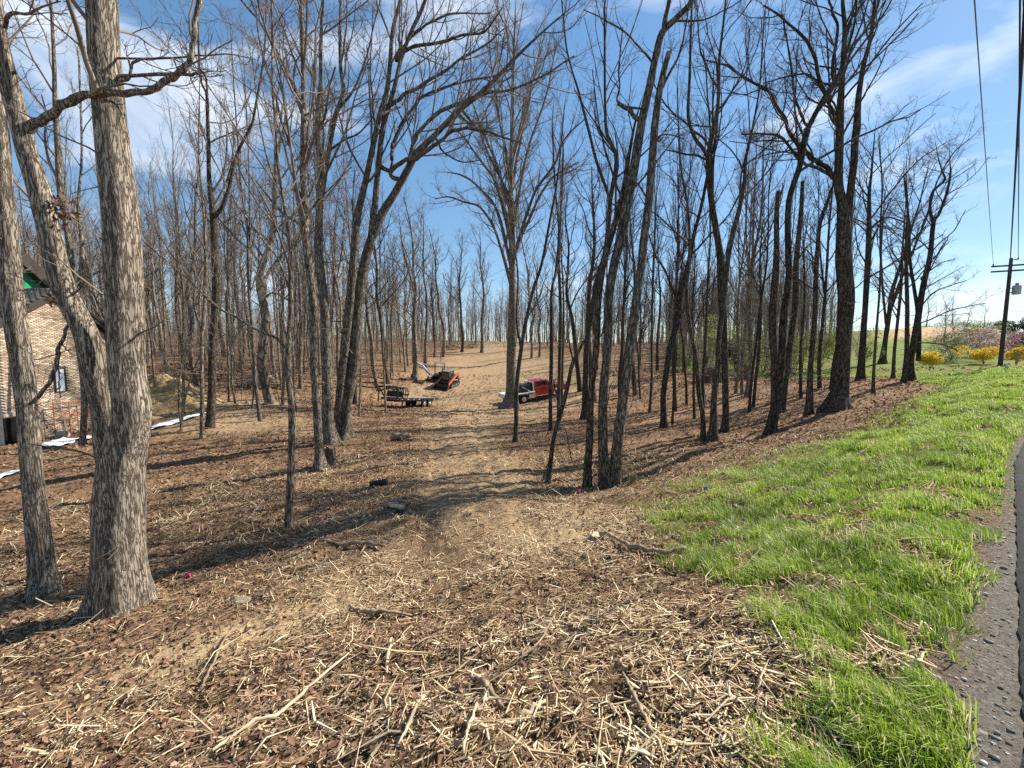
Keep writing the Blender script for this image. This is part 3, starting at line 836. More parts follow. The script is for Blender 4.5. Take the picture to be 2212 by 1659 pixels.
def hero(name, label, stems, D=None, base=None, ext=0.0, limbs=(), mat='bark', twig='twig', seed=1, n1=14, t0=0.35, dens=0.8, ratio=0.30, ang=0.65,
         lmax=5.0, group=None, flare=1.35, sides=14, low=6, sink=0.35, crown=True, cat='tree', m=4, limb_dens=1.0, up=0.10, leafy=None, straight=False):
    """stems[0] starts at the ground; stems[i>0] fork off. limbs: traced branches"""
    rng = np.random.default_rng(seed)
    bx, by, bw = stems[0][0]
    if D is None:
        D = hit(bx, by).y
    g = Geo(); S = []; CR = []
    b = at(bx, by, D)
    root = empty(name, b)
    Dl = []
    for i, nodes in enumerate(stems):
        d0 = D + (0.0 if i == 0 else rng.uniform(-0.25, 0.25))
        P, R, dE = path_of(nodes, D, 0.0 if i == 0 else rng.uniform(-0.12, 0.22), d0)
        if i == 0 or nodes[0][1] > by - 40:
            z0 = min(P[0].z, g1(P[0].x, P[0].y)) - sink
            k = P[0].copy(); k.z = z0
            d_ = P[0] - P[1]
            if abs(d_.z) > 1e-3: k.x += d_.x / abs(d_.z) * (P[0].z - z0) * 0.5; k.y += d_.y / abs(d_.z) * (P[0].z - z0) * 0.5
            P = [k] + P; R = [R[0] * 1.03] + R
            _grounded = True
        if ext and nodes[-1][1] <= 45:
            d_ = (P[-1] - P[-2]).normalized(); q = P[-1]; r = R[-1]
            e = ext * rng.uniform(0.8, 1.1)
            ns = 4
            for j in range(ns):
                d_ = (d_ + Vector((rng.normal(0, 0.08), rng.normal(0, 0.10), 0.10))).normalized()
                q = q + d_ * (e / ns); r = r * 0.72
                P.append(q); R.append(max(r, 0.012))
        if crown and not (ext and nodes[-1][1] <= 45):
            d_ = (P[-1] - P[-2]).normalized(); d_.z += 0.1
            P.append(P[-1] + d_ * 0.9); R.append(R[-1] * 0.55); P.append(P[-1] + d_ * 0.7 + Vector((0.1, 0.05, 0))); R.append(0.003)
        S.append((P, R, i == 0 or nodes[0][1] > by - 40))
        for j in range(2, len(P)):
            l_ = min((P[j] - P[j - 1]).length, 2.0)
            P[j] = P[j] + Vector(rng.normal(0, min(0.022 * l_, R[j] * 0.45), 3))
        path, rad = smooth_path(P, R, m)
        CR.append((path - np.array(b), rad, i))
    me = trunk_mesh('trunk', [([p - b for p in P], R, f) for P, R, f in S], M[mat], sides=sides, m=m, flare=flare, rng=rng)
    link('trunk', me, root); TRI[0] += len(me.polygons) * 2
    cs = []
    for path, rad, i in CR:
        zz = path[:, 2]
        cs.append((path, rad, 1.0 if i == 0 else 0.7))
    for nodes in limbs:
        # start on the nearest stem point
        p0 = at(nodes[0][0], nodes[0][1], D) - b
        best = min(((np.linalg.norm(path[j] - np.array(p0)), path[j][1], rad[j]) for path, rad, _ in CR for j in range(len(path))), key=lambda q: q[0])
        d0 = D + best[1]
        P, R, _ = path_of(nodes, D, rng.uniform(-0.35, 0.35), d0)
        p1 = P[0] - b
        near = min(((np.linalg.norm(path[j] - np.array(p1)), tuple(path[j])) for path, rad, _ in CR for j in range(len(path))), key=lambda q: q[0])
        if 0.12 < near[0] < 2.5 and near[0] > R[0]:
            P = [Vector(near[1]) + b] + P; R = [R[0] * 1.25] + R
        path, rad = smooth_path([p - b for p in P], R, 5)
        wv_ = rng.normal(size=(len(path), 3)); wv_[1:-1] = (wv_[:-2] + wv_[1:-1] * 2 + wv_[2:]) / 4
        path[1:] += wv_[1:] * np.minimum(rad[1:, None] * 0.45, 0.035); rad = rad * (1 + rng.normal(0, 0.06, len(rad)))
        mo = mesh_np('limb', *tubes(path[None], rad[None], 8), None, M[mat], True)
        link('limb', mo, root); TRI[0] += len(mo.polygons) * 2
        if limb_dens > 0:
            tot = np.linalg.norm(path[1:] - path[:-1], axis=1).sum()
            crown_from(g, [(path, rad, max(0.35, tot / 5.0 * limb_dens))], rng, n1=9, t0=0.15, ang=0.75, ratio=0.42, lmax=2.6, dens=dens * 0.85, up=up, final=True)
    if crown:
        crown_from(g, cs, rng, n1=n1, t0=t0, ang=ang, ratio=ratio, lmax=lmax, dens=dens, up=up)
    if low:
        # short shoots low on the stem
        P0, R0 = resamp(CR[0][0], CR[0][1], 24)
        P1, R1 = sprout(P0[None], R0[None], low, 0.1, max(t0, 0.3), 1.25, 0.25, 0.09, 5, 0.05, 0.22, rr=0.12, rmin=0.005, rng=rng, lmin=0.4, lmax=1.8)
        g.add(*tubes(P1, R1, 3))
        P2, R2 = sprout(P1, R1, 3, 0.3, 0.95, 0.7, 0.2, 0.5, 3, 0.05, 0.2, rmin=0.003, rng=rng)
        g.add(*tubes(P2, R2, 3))
    mc = g.mesh('crown', M[twig])
    if mc is not None:
        link('crown', mc, root); TRI[0] += g.tris()
    if leafy:
        for (lx, ly, ls) in leafy:
            c = at(lx, ly, D) ; n = 26
            pts = RNG.normal(0, ls, (n, 3)) * np.array([1, 1, 0.8]) + np.array(c - b)
            ml_ = leaves('leaf_cluster', pts[:, 0], pts[:, 1], RNG.uniform(0.05, 0.09, n), RNG.uniform(0.1, 0.7, n), curl=0.9, zz=pts[:, 2])
            tag(link('leaf_cluster', ml_, root), kind='stuff')
    tag(root, label, cat, group)
    HERO_STEMS.append((b.x, b.y))
    return root

G_FRONT = 'traced trees along the edge of the clearing'
# ---- big twin-stemmed tree at the left
hero('twin_stem_tree', 'massive pale furrowed tree at left, forked low into one upright and one leaning stem',
     [[(264, 1312, 128), (262, 1239, 122), (262, 1106, 118), (268, 1000, 108), (276, 900, 86), (277, 800, 80), (271, 686, 85), (265, 553, 85), (254, 440, 84), (244, 333, 82), (231, 167, 78), (226, 0, 76), (222, -200, 66), (222, -420, 55)],
      [(240, 1010, 70), (230, 953, 66), (223, 886, 62), (203, 786, 62), (186, 720, 60), (155, 653, 57), (128, 586, 56), (107, 500, 56), (80, 400, 54), (62, 333, 50), (42, 267, 50), (18, 167, 46), (-4, 60, 40), (-30, -80, 34)]],
     limbs=[[(52, 285, 34), (75, 262, 28), (110, 245, 26), (150, 215, 24), (200, 203, 22), (265, 203, 19), (330, 194, 17), (370, 168, 16), (400, 150, 15), (414, 130, 13), (416, 90, 14), (420, 50, 13), (428, 0, 12), (432, -70, 10)],
            [(392, 160, 8), (420, 160, 7), (440, 156, 6), (447, 190, 5), (452, 240, 4)],
            [(275, 170, 8), (285, 140, 8), (300, 130, 6), (330, 128, 5), (370, 125, 5), (383, 150, 4)],
            [(370, 125, 5), (430, 120, 4), (500, 118, 3), (553, 128, 2)],
            [(150, 690, 8), (143, 715, 9), (126, 755, 11), (121, 790, 12), (106, 825, 12), (80, 860, 12), (62, 872, 11), (38, 879, 8)],
            [(10, 60, 12), (25, 30, 11), (60, 30, 8), (90, 15, 5), (130, 3, 3)],
            [(180, 705, 4), (120, 620, 3), (60, 605, 3), (15, 590, 2)],
            [(150, 640, 7), (170, 625, 5), (190, 600, 4), (215, 585, 3)]],
     mat='bark_near', seed=3, n1=10, t0=0.55, dens=0.6, ratio=0.2, lmax=3, sides=64, m=14, flare=1.42, low=9, limb_dens=0.55, sink=0.4,
     leafy=[(120, 455, 0.10), (140, 470, 0.10), (125, 440, 0.08), (118, 655, 0.06)])
hero('leftmost_tree', 'pale furrowed tree at the far left edge, in front of the brick house',
     [[(98, 1285, 74), (90, 1206, 64), (80, 1106, 58), (70, 1020, 54), (58, 886, 52), (46, 790, 54), (37, 720, 54), (28, 620, 50), (22, 553, 48), (14, 440, 42), (4, 300, 38), (-10, 150, 34), (-20, -100, 28)]],
     mat='bark_near', seed=4, n1=8, t0=0.6, dens=0.6, ratio=0.2, sides=48, m=12, flare=1.35, low=8)
hero('pale_tree', 'pale slender tree between the two big left trunks, standing on the white sheeting',
     [[(178, 962, 16), (178, 860, 15), (172, 760, 15), (168, 640, 15), (148, 500, 15), (128, 400, 16), (123, 320, 16), (122, 230, 13), (118, 120, 10), (112, 10, 8)], [(168, 640, 10), (178, 540, 11), (170, 440, 8), (178, 330, 6), (170, 150, 5)]],
     ext=3, seed=5, n1=12, t0=0.4, dens=0.9, twig='twig')
hero('forked_tree', 'dark tree with a wide fork above the white sheeting',
     [[(453, 926, 20), (457, 840, 19), (460, 753, 19), (462, 640, 18), (463, 553, 17), (462, 470, 15), (457, 400, 11), (450, 310, 10), (447, 233, 8), (445, 200, 6), (433, 167, 5), (428, 60, 4), (425, 10, 3)],
      [(462, 470, 12), (478, 450, 10), (490, 420, 9), (500, 383, 8), (508, 345, 8), (520, 317, 7), (538, 285, 7), (547, 262, 6), (553, 220, 5), (570, 120, 4), (575, 10, 3)]],
     ext=2, seed=6, n1=13, t0=0.42, dens=0.9, mat='bark_dark')
hero('birch_pale_sapling', 'thin pale-barked young tree just left of the dark forked tree',
     [[(437, 948, 11), (436, 850, 10), (438, 750, 10), (440, 650, 9), (445, 560, 8), (440, 450, 6), (430, 340, 5), (432, 220, 3)]], seed=7, n1=9, t0=0.45, dens=0.7, lmax=2.5, sides=8)
for i_, (pts, lb) in enumerate([([(392, 930, 5), (389, 870, 5), (391, 800, 4), (404, 740, 3), (415, 690, 2)], 'crooked thin sapling with three low stems by the white sheeting')]):
    hero('multi_stem_sapling', lb, [pts, [(392, 930, 4), (400, 860, 4), (414, 810, 3), (430, 770, 2)], [(390, 925, 3), (396, 870, 3), (384, 820, 2)]], seed=8, n1=8, t0=0.3, dens=0.6, lmax=1.5, sides=6, low=0)
hero('lichen_sapling', 'slim lichen-spotted young tree alone in the left foreground',
     [[(624, 1140, 21), (624, 1106, 16), (626, 1000, 16), (629, 886, 15), (626, 786, 14), (625, 686, 13), (628, 600, 12), (630, 553, 11), (623, 500, 10), (612, 430, 8), (602, 360, 7), (596, 280, 6), (590, 180, 5), (588, 60, 4)]],
     limbs=[[(621, 753, 7), (590, 727, 6), (553, 712, 5), (510, 686, 5), (467, 663, 5), (417, 613, 4), (347, 553, 4), (290, 505, 3)],
            [(622, 620, 5), (600, 560, 5), (553, 500, 4), (500, 420, 3), (460, 340, 3), (430, 260, 2)],
            [(626, 745, 5), (612, 700, 4), (607, 640, 3), (618, 600, 2)],
            [(628, 560, 6), (650, 500, 5), (680, 440, 4), (720, 400, 3), (760, 360, 2)],
            [(612, 430, 5), (580, 350, 4), (560, 260, 3), (545, 120, 2)],
            [(625, 650, 4), (590, 633, 3), (570, 650, 3), (555, 700, 2)]],
     ext=1.5, seed=9, n1=12, t0=0.4, dens=0.75, lmax=2.6, ratio=0.25, low=7, flare=1.2)
hero('stump_side_tree', 'mossy upright tree with a broken stump at its foot, left of the track',
     [[(692, 1013, 25), (689, 950, 19), (685, 886, 18), (680, 753, 17), (676, 653, 17), (668, 553, 18), (660, 500, 18), (657, 440, 16), (656, 367, 14), (656, 267, 12), (654, 133, 10), (650, 0, 9)]],
     limbs=[[(660, 500, 9), (640, 420, 8), (630, 330, 7), (608, 260, 6), (590, 190, 5), (560, 80, 4), (553, 10, 3)],
            [(658, 250, 10), (640, 200, 9), (617, 150, 8), (590, 95, 7), (560, 45, 6), (520, 0, 5)],
            [(668, 540, 8), (650, 490, 7), (610, 460, 6), (575, 420, 5), (553, 390, 3)],
            [(656, 440, 6), (680, 400, 5), (700, 340, 4), (716, 250, 3), (725, 170, 2)]],
     ext=4, seed=10, n1=18, t0=0.42, dens=0.9, flare=1.6)
hero('straight_grey_tree', 'tall grey tree in the middle of the cluster left of the track',
     [[(713, 960, 38), (708, 900, 26), (707, 853, 24), (703, 753, 23), (700, 653, 22), (691, 553, 20), (694, 470, 16), (694, 433, 14), (688, 350, 12), (683, 267, 10), (690, 180, 9), (694, 100, 8), (696, 10, 7)],
      [(694, 433, 11), (707, 340, 12), (722, 262, 11), (741, 200, 9), (734, 150, 8), (733, 90, 7), (736, 10, 6)]],
     limbs=[[(722, 262, 7), (735, 230, 7), (760, 200, 5), (790, 130, 4), (806, 60, 3), (822, 0, 3)],
            [(700, 340, 6), (730, 310, 5), (770, 290, 4), (800, 260, 3), (820, 210, 2)]],
     ext=4, seed=11, n1=18, t0=0.42, dens=0.9, flare=1.5)
hero('arching_twin_tree', 'big twin-trunked tree left of the track whose long limbs arch right over the clearing',
     [[(746, 948, 34), (747, 920, 26), (750, 870, 26), (760, 786, 27), (770, 686, 26), (780, 620, 24), (790, 563, 22), (797, 533, 21), (808, 500, 20), (830, 455, 18), (853, 417, 16), (886, 350, 14), (900, 330, 13), (936, 293, 11), (986, 243, 10), (1036, 200, 9), (1073, 167, 8), (1106, 133, 7), (1150, 90, 5), (1200, 45, 3)],
      [(731, 935, 24), (732, 900, 21), (740, 803, 20), (750, 720, 20), (758, 636, 18), (765, 553, 16), (773, 467, 16), (786, 400, 14), (800, 333, 13), (818, 260, 11), (833, 200, 10), (843, 143, 9), (850, 70, 8), (863, 0, 7)],
      [(800, 520, 14), (806, 470, 14), (813, 400, 13), (820, 333, 12), (828, 267, 11), (850, 200, 9), (866, 130, 8), (890, 70, 8), (910, 20, 8)]],
     limbs=[[(843, 375, 9), (868, 352, 9), (900, 340, 9), (946, 307, 8), (986, 280, 7), (1046, 284, 6), (1106, 303, 4), (1130, 310, 2)],
            [(886, 335, 9), (900, 300, 9), (913, 273, 8), (953, 240, 8), (1020, 213, 7), (1060, 200, 6), (1106, 193, 5), (1180, 160, 4), (1240, 120, 3)],
            [(843, 367, 9), (848, 330, 8), (850, 310, 8), (863, 277, 7), (886, 240, 7), (910, 213, 6), (970, 185, 5), (1053, 167, 4), (1106, 150, 3)],
            [(836, 230, 9), (858, 215, 8), (886, 197, 7), (953, 160, 6), (996, 127, 5), (1053, 93, 4), (1090, 60, 2)],
            [(855, 127, 8), (886, 103, 7), (946, 93, 6), (1003, 75, 5), (1046, 67, 4), (1086, 17, 3)],
            [(820, 290, 6), (808, 255, 5), (806, 220, 5), (800, 160, 4), (803, 90, 3), (806, 10, 2)],
            [(946, 307, 5), (960, 330, 4), (1000, 350, 3), (1040, 345, 2)],
            [(1046, 290, 5), (1052, 260, 4), (1050, 240, 3), (1070, 200, 3)],
            [(986, 243, 6), (1010, 265, 4), (1040, 280, 3), (1046, 310, 2)],
            [(858, 120, 6), (890, 80, 5), (930, 50, 5), (980, 30, 4), (1060, 30, 2)]],
     ext=3, seed=12, n1=17, t0=0.5, dens=0.85, ratio=0.26, lmax=3.6, up=0.16, flare=1.7, sides=18, m=5, limb_dens=1.3)
hero('fan_crown_tree', 'tall straight tree beside the flatbed truck with a wide fan of fine limbs',
     [[(1102, 882, 34), (1104, 850, 25), (1104, 780, 21), (1105, 700, 18), (1106, 600, 15), (1106, 500, 13), (1104, 400, 11), (1104, 300, 9), (1107, 200, 7), (1110, 100, 5), (1112, 40, 3)]],
     limbs=[[(1104, 620, 8), (1075, 510, 6), (1040, 450, 5), (1000, 435, 4), (965, 425, 3), (940, 430, 2)],
            [(1105, 580, 8), (1075, 460, 6), (1040, 410, 5), (1000, 380, 4), (966, 372, 2)],
            [(1105, 530, 8), (1072, 400, 6), (1040, 350, 5), (1005, 300, 4), (975, 270, 2)],
            [(1105, 470, 7), (1075, 360, 6), (1045, 290, 5), (1020, 220, 3), (1005, 180, 2)],
            [(1105, 590, 8), (1126, 500, 7), (1156, 417, 6), (1199, 350, 5), (1219, 300, 4), (1266, 255, 2)],
            [(1105, 520, 8), (1119, 433, 7), (1142, 317, 5), (1172, 233, 4), (1190, 160, 3), (1200, 100, 2)],
            [(1105, 560, 7), (1140, 480, 6), (1180, 400, 5), (1215, 370, 4), (1250, 350, 2)],
            [(1105, 420, 7), (1125, 300, 6), (1140, 220, 5), (1160, 140, 3), (1170, 70, 2)],
            [(1105, 400, 6), (1085, 290, 5), (1070, 200, 4), (1060, 120, 3), (1055, 60, 2)],
            [(1105, 430, 6), (1050, 320, 4), (1030, 260, 3)]],
     seed=13, n1=24, t0=0.38, dens=1.1, ang=0.5, ratio=0.30, lmax=8, up=0.12, flare=1.6, limb_dens=0.9, low=4)
hero('leaning_thin_tree', 'thin dark leaning tree right beside the tall fan-crowned trunk',
     [[(1113, 955, 11), (1114, 910, 9), (1121, 836, 9), (1126, 753, 9), (1139, 686, 8), (1150, 630, 7), (1170, 570, 6), (1190, 480, 5), (1205, 380, 4), (1215, 280, 3)], [(1126, 753, 6), (1116, 690, 5), (1118, 600, 4), (1112, 520, 3)]],
     seed=14, n1=10, t0=0.35, dens=0.7, mat='bark_dark', sides=8, low=2)
hero('slim_tree', 'slim straight tree in front of the red truck door',
     [[(1190, 932, 10), (1191, 860, 8), (1192, 780, 8), (1193, 686, 7), (1189, 626, 6), (1200, 586, 5), (1206, 500, 5), (1200, 420, 4), (1195, 300, 3)]], seed=15, n1=10, t0=0.4, dens=0.8, mat='bark_dark', sides=8, lmax=2.5, low=2)
hero('slim_tree', 'slim straight tree in front of the red truck bonnet',
     [[(1207, 905, 8), (1208, 850, 8), (1208, 760, 8), (1210, 660, 7), (1208, 560, 6), (1212, 460, 5), (1216, 340, 4)]], seed=16, n1=10, t0=0.4, dens=0.8, mat='bark_dark', sides=8, lmax=2.5, low=2)
hero('snapped_leaning_sapling', 'crooked leaning young tree with a pale snapped top, right of the track',
     [[(1184, 1045, 12), (1188, 1000, 10), (1196, 953, 9), (1211, 896, 10), (1226, 836, 9), (1238, 790, 9), (1250, 760, 7), (1262, 735, 5)]],
     limbs=[[(1212, 900, 4), (1203, 860, 3), (1196, 820, 3)], [(1238, 790, 4), (1230, 740, 3), (1226, 710, 2)], [(1220, 925, 3), (1228, 960, 2), (1236, 1000, 2)], [(1190, 990, 3), (1180, 1010, 2), (1172, 1040, 2)]],
     seed=17, crown=False, sides=8, mat='bark_dark', low=5, limb_dens=0.3)
hero('ivy_foot_tree', 'tall lichen-grey tree in the right-hand cluster, forking near the top with a snapped side limb',
     [[(1307, 1056, 28), (1304, 1000, 22), (1304, 953, 20), (1304, 853, 20), (1306, 753, 20), (1313, 653, 20), (1326, 570, 20), (1336, 533, 20), (1349, 467, 20), (1366, 383, 20), (1376, 317, 19), (1389, 250, 18), (1403, 183, 17), (1419, 117, 16), (1432, 70, 15), (1459, 40, 13), (1489, 7, 12), (1505, -40, 10), (1515, -120, 8)],
      [(1432, 75, 10), (1437, 40, 10), (1446, 0, 9), (1452, -80, 7)]],
     limbs=[[(1379, 258, 10), (1366, 240, 10), (1350, 230, 9), (1336, 223, 8)], [(1336, 223, 4), (1338, 190, 4), (1338, 140, 4), (1345, 60, 3)],
            [(1416, 140, 5), (1380, 100, 4), (1350, 70, 4), (1300, 40, 3), (1260, 20, 2)]],
     seed=18, n1=6, t0=0.75, dens=0.5, mat='bark', twig='twig_dark', flare=1.25, sides=20, m=5, low=10, ratio=0.2)
hero('broken_top_tree', 'tall tree with a jagged broken top, rightmost stem of the right-hand cluster',
     [[(1328, 1053, 30), (1331, 1000, 24), (1335, 953, 22), (1346, 853, 22), (1359, 753, 22), (1373, 653, 20), (1384, 570, 19), (1389, 533, 19), (1399, 433, 18), (1409, 350, 17), (1416, 267, 16), (1423, 200, 14), (1436, 150, 13), (1446, 113, 12)]],
     limbs=[[(1420, 210, 7), (1440, 170, 6), (1465, 120, 5), (1480, 60, 4), (1490, 0, 3)], [(1398, 430, 4), (1380, 400, 4), (1352, 380, 3)],
            [(1412, 300, 4), (1440, 290, 3), (1480, 300, 2)], [(1446, 113, 5), (1452, 108, 1)]],
     seed=19, n1=8, t0=0.6, dens=0.6, crown=False, mat='bark', twig='twig_dark', flare=1.25, sides=20, m=5, low=14, leafy=[(1428, 310, 0.13), (1436, 305, 0.1)])
hero('narrow_cluster_tree', 'narrower dark tree on the left side of the right-hand cluster',
     [[(1269, 1055, 20), (1271, 1000, 17), (1273, 953, 16), (1278, 853, 15), (1286, 753, 15), (1293, 653, 14), (1306, 570, 13), (1318, 520, 12), (1335, 450, 12), (1346, 400, 12), (1359, 337, 8)]],
     limbs=[[(1340, 420, 5), (1310, 330, 4), (1290, 240, 3), (1280, 150, 2)], [(1286, 740, 3), (1320, 700, 2), (1350, 690, 2)]],
     seed=20, n1=6, t0=0.65, dens=0.55, mat='bark_dark', twig='twig_dark', flare=1.3, low=10, lmax=2.5)
hero('tall_dark_tree', 'tall dark tree standing just behind the right-hand cluster',
     [[(1262, 905, 17), (1263, 870, 13), (1269, 753, 12), (1280, 660, 11), (1294, 600, 11), (1309, 533, 11), (1319, 433, 10), (1329, 350, 9), (1320, 310, 8), (1309, 280, 7), (1306, 200, 6), (1307, 100, 5), (1306, 20, 4)],
      [(1319, 433, 7), (1289, 350, 6), (1272, 283, 6), (1252, 200, 5), (1235, 150, 4), (1222, 100, 4), (1215, 20, 3)]],
     ext=2, seed=21, n1=11, t0=0.55, dens=0.75, mat='bark_dark', twig='twig_dark')
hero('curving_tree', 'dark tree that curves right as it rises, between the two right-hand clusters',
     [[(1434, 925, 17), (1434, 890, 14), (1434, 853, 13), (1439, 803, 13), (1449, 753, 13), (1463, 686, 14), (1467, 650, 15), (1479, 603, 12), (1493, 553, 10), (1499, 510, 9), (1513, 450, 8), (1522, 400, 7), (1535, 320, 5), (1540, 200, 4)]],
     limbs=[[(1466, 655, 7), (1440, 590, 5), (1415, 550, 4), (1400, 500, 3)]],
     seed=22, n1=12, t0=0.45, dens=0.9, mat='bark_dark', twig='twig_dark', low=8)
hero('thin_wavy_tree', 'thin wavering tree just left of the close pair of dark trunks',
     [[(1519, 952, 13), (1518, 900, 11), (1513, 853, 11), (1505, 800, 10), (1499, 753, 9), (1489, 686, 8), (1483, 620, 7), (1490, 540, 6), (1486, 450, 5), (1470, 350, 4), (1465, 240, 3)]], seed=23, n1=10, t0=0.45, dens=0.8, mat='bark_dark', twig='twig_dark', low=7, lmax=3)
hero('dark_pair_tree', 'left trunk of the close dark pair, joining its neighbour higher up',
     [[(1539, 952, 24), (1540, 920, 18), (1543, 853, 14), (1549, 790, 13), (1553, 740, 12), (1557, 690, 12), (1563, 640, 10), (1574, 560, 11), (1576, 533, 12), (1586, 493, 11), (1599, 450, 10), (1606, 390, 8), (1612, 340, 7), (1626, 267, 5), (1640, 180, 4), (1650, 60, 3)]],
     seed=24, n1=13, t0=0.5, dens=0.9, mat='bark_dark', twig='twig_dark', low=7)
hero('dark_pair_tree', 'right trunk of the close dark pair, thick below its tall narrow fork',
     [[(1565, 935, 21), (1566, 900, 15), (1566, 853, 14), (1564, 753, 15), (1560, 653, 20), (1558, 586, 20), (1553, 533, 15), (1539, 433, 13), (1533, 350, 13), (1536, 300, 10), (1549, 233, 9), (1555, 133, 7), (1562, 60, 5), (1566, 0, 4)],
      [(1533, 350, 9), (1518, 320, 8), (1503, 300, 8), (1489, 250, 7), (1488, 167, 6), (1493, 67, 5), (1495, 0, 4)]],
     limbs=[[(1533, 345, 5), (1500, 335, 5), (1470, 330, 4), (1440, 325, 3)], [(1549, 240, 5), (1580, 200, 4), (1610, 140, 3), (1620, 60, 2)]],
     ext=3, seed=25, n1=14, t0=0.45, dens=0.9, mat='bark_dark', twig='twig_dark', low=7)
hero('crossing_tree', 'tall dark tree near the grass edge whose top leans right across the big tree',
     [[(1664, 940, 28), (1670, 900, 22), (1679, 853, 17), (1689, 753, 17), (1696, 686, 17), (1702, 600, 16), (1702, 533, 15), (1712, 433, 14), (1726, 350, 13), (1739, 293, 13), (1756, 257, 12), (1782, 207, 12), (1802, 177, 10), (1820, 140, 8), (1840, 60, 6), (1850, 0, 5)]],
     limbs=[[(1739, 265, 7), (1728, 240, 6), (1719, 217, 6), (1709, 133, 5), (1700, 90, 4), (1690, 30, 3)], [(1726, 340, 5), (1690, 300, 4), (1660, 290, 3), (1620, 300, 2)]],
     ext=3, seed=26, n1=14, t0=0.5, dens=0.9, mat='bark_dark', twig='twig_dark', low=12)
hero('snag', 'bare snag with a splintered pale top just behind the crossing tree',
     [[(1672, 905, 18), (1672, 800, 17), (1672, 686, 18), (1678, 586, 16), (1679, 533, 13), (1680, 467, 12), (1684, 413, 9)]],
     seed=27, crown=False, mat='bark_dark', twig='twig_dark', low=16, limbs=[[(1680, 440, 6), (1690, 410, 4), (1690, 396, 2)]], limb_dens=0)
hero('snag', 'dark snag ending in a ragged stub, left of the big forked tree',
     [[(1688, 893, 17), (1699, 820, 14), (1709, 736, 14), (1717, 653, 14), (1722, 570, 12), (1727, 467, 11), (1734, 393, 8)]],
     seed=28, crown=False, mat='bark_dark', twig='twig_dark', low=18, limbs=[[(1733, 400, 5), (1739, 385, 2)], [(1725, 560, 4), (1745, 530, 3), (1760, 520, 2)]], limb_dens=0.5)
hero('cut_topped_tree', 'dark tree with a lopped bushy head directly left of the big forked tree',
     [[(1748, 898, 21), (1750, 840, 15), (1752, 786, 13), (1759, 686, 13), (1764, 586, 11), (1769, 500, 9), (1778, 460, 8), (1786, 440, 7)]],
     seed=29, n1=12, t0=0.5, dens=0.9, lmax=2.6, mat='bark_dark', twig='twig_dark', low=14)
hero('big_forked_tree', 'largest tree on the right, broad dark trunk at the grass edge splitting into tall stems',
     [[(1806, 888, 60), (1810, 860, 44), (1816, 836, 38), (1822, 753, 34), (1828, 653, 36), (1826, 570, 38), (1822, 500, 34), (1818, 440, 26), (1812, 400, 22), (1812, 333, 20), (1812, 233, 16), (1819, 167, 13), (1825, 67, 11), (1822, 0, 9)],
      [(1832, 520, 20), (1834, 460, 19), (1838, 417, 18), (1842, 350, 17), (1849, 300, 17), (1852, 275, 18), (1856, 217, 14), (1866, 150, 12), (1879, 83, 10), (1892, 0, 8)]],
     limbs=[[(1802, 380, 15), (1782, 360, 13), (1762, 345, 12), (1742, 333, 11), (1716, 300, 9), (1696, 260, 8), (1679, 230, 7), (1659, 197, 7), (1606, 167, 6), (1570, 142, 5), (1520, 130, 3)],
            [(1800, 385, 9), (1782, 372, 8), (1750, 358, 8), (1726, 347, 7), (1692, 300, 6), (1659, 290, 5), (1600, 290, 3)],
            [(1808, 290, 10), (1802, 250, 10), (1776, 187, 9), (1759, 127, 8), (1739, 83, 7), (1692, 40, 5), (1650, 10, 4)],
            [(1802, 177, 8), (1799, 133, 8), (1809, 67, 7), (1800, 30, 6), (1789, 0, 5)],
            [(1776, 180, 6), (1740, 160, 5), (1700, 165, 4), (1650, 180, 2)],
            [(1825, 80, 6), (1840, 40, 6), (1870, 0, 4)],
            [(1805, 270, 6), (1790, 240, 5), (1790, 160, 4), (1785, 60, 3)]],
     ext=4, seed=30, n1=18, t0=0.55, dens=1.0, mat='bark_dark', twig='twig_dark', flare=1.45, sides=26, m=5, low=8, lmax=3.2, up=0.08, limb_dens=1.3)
hero('thin_edge_tree', 'thin straight young tree just right of the big forked trunk, at the grass edge',
     [[(1886, 852, 9), (1889, 786, 7), (1896, 703, 6), (1900, 620, 5), (1905, 540, 4), (1910, 450, 3)]], seed=31, n1=10, t0=0.35, dens=0.8, lmax=2, mat='bark_dark', twig='twig_dark', sides=8, low=3)
hero('background_oak', 'grey tree right behind the big forked trunk with an arching side limb',
     [[(1859, 822, 22), (1861, 780, 16), (1863, 736, 15), (1868, 653, 14), (1876, 553, 14), (1876, 500, 12), (1877, 417, 9), (1882, 375, 6), (1888, 310, 3)]],
     limbs=[[(1872, 505, 7), (1885, 490, 6), (1912, 470, 5), (1940, 475, 4), (1970, 490, 2)], [(1876, 480, 5), (1920, 420, 4), (1980, 350, 3), (2040, 310, 2)]],
     seed=32, n1=16, t0=0.4, dens=1.1, lmax=6, mat='bark_dark', twig='twig_dark', limb_dens=1.5)
hero('spreading_edge_tree', 'spreading tree near the lawn with limbs reaching right toward the sky',
     [[(1906, 785, 18), (1911, 740, 12), (1918, 690, 11), (1928, 630, 10), (1945, 570, 8), (1965, 500, 6), (1985, 440, 4), (2000, 380, 3)],
      [(1918, 690, 8), (1940, 620, 7), (1975, 540, 6), (2005, 460, 5), (2025, 390, 4), (2060, 330, 3), (2095, 300, 2)],
      [(1914, 700, 6), (1905, 600, 6), (1900, 500, 5), (1905, 400, 4), (1900, 320, 3)]],
     seed=33, n1=15, t0=0.3, dens=1.2, lmax=6, mat='bark_dark', twig='twig_dark')
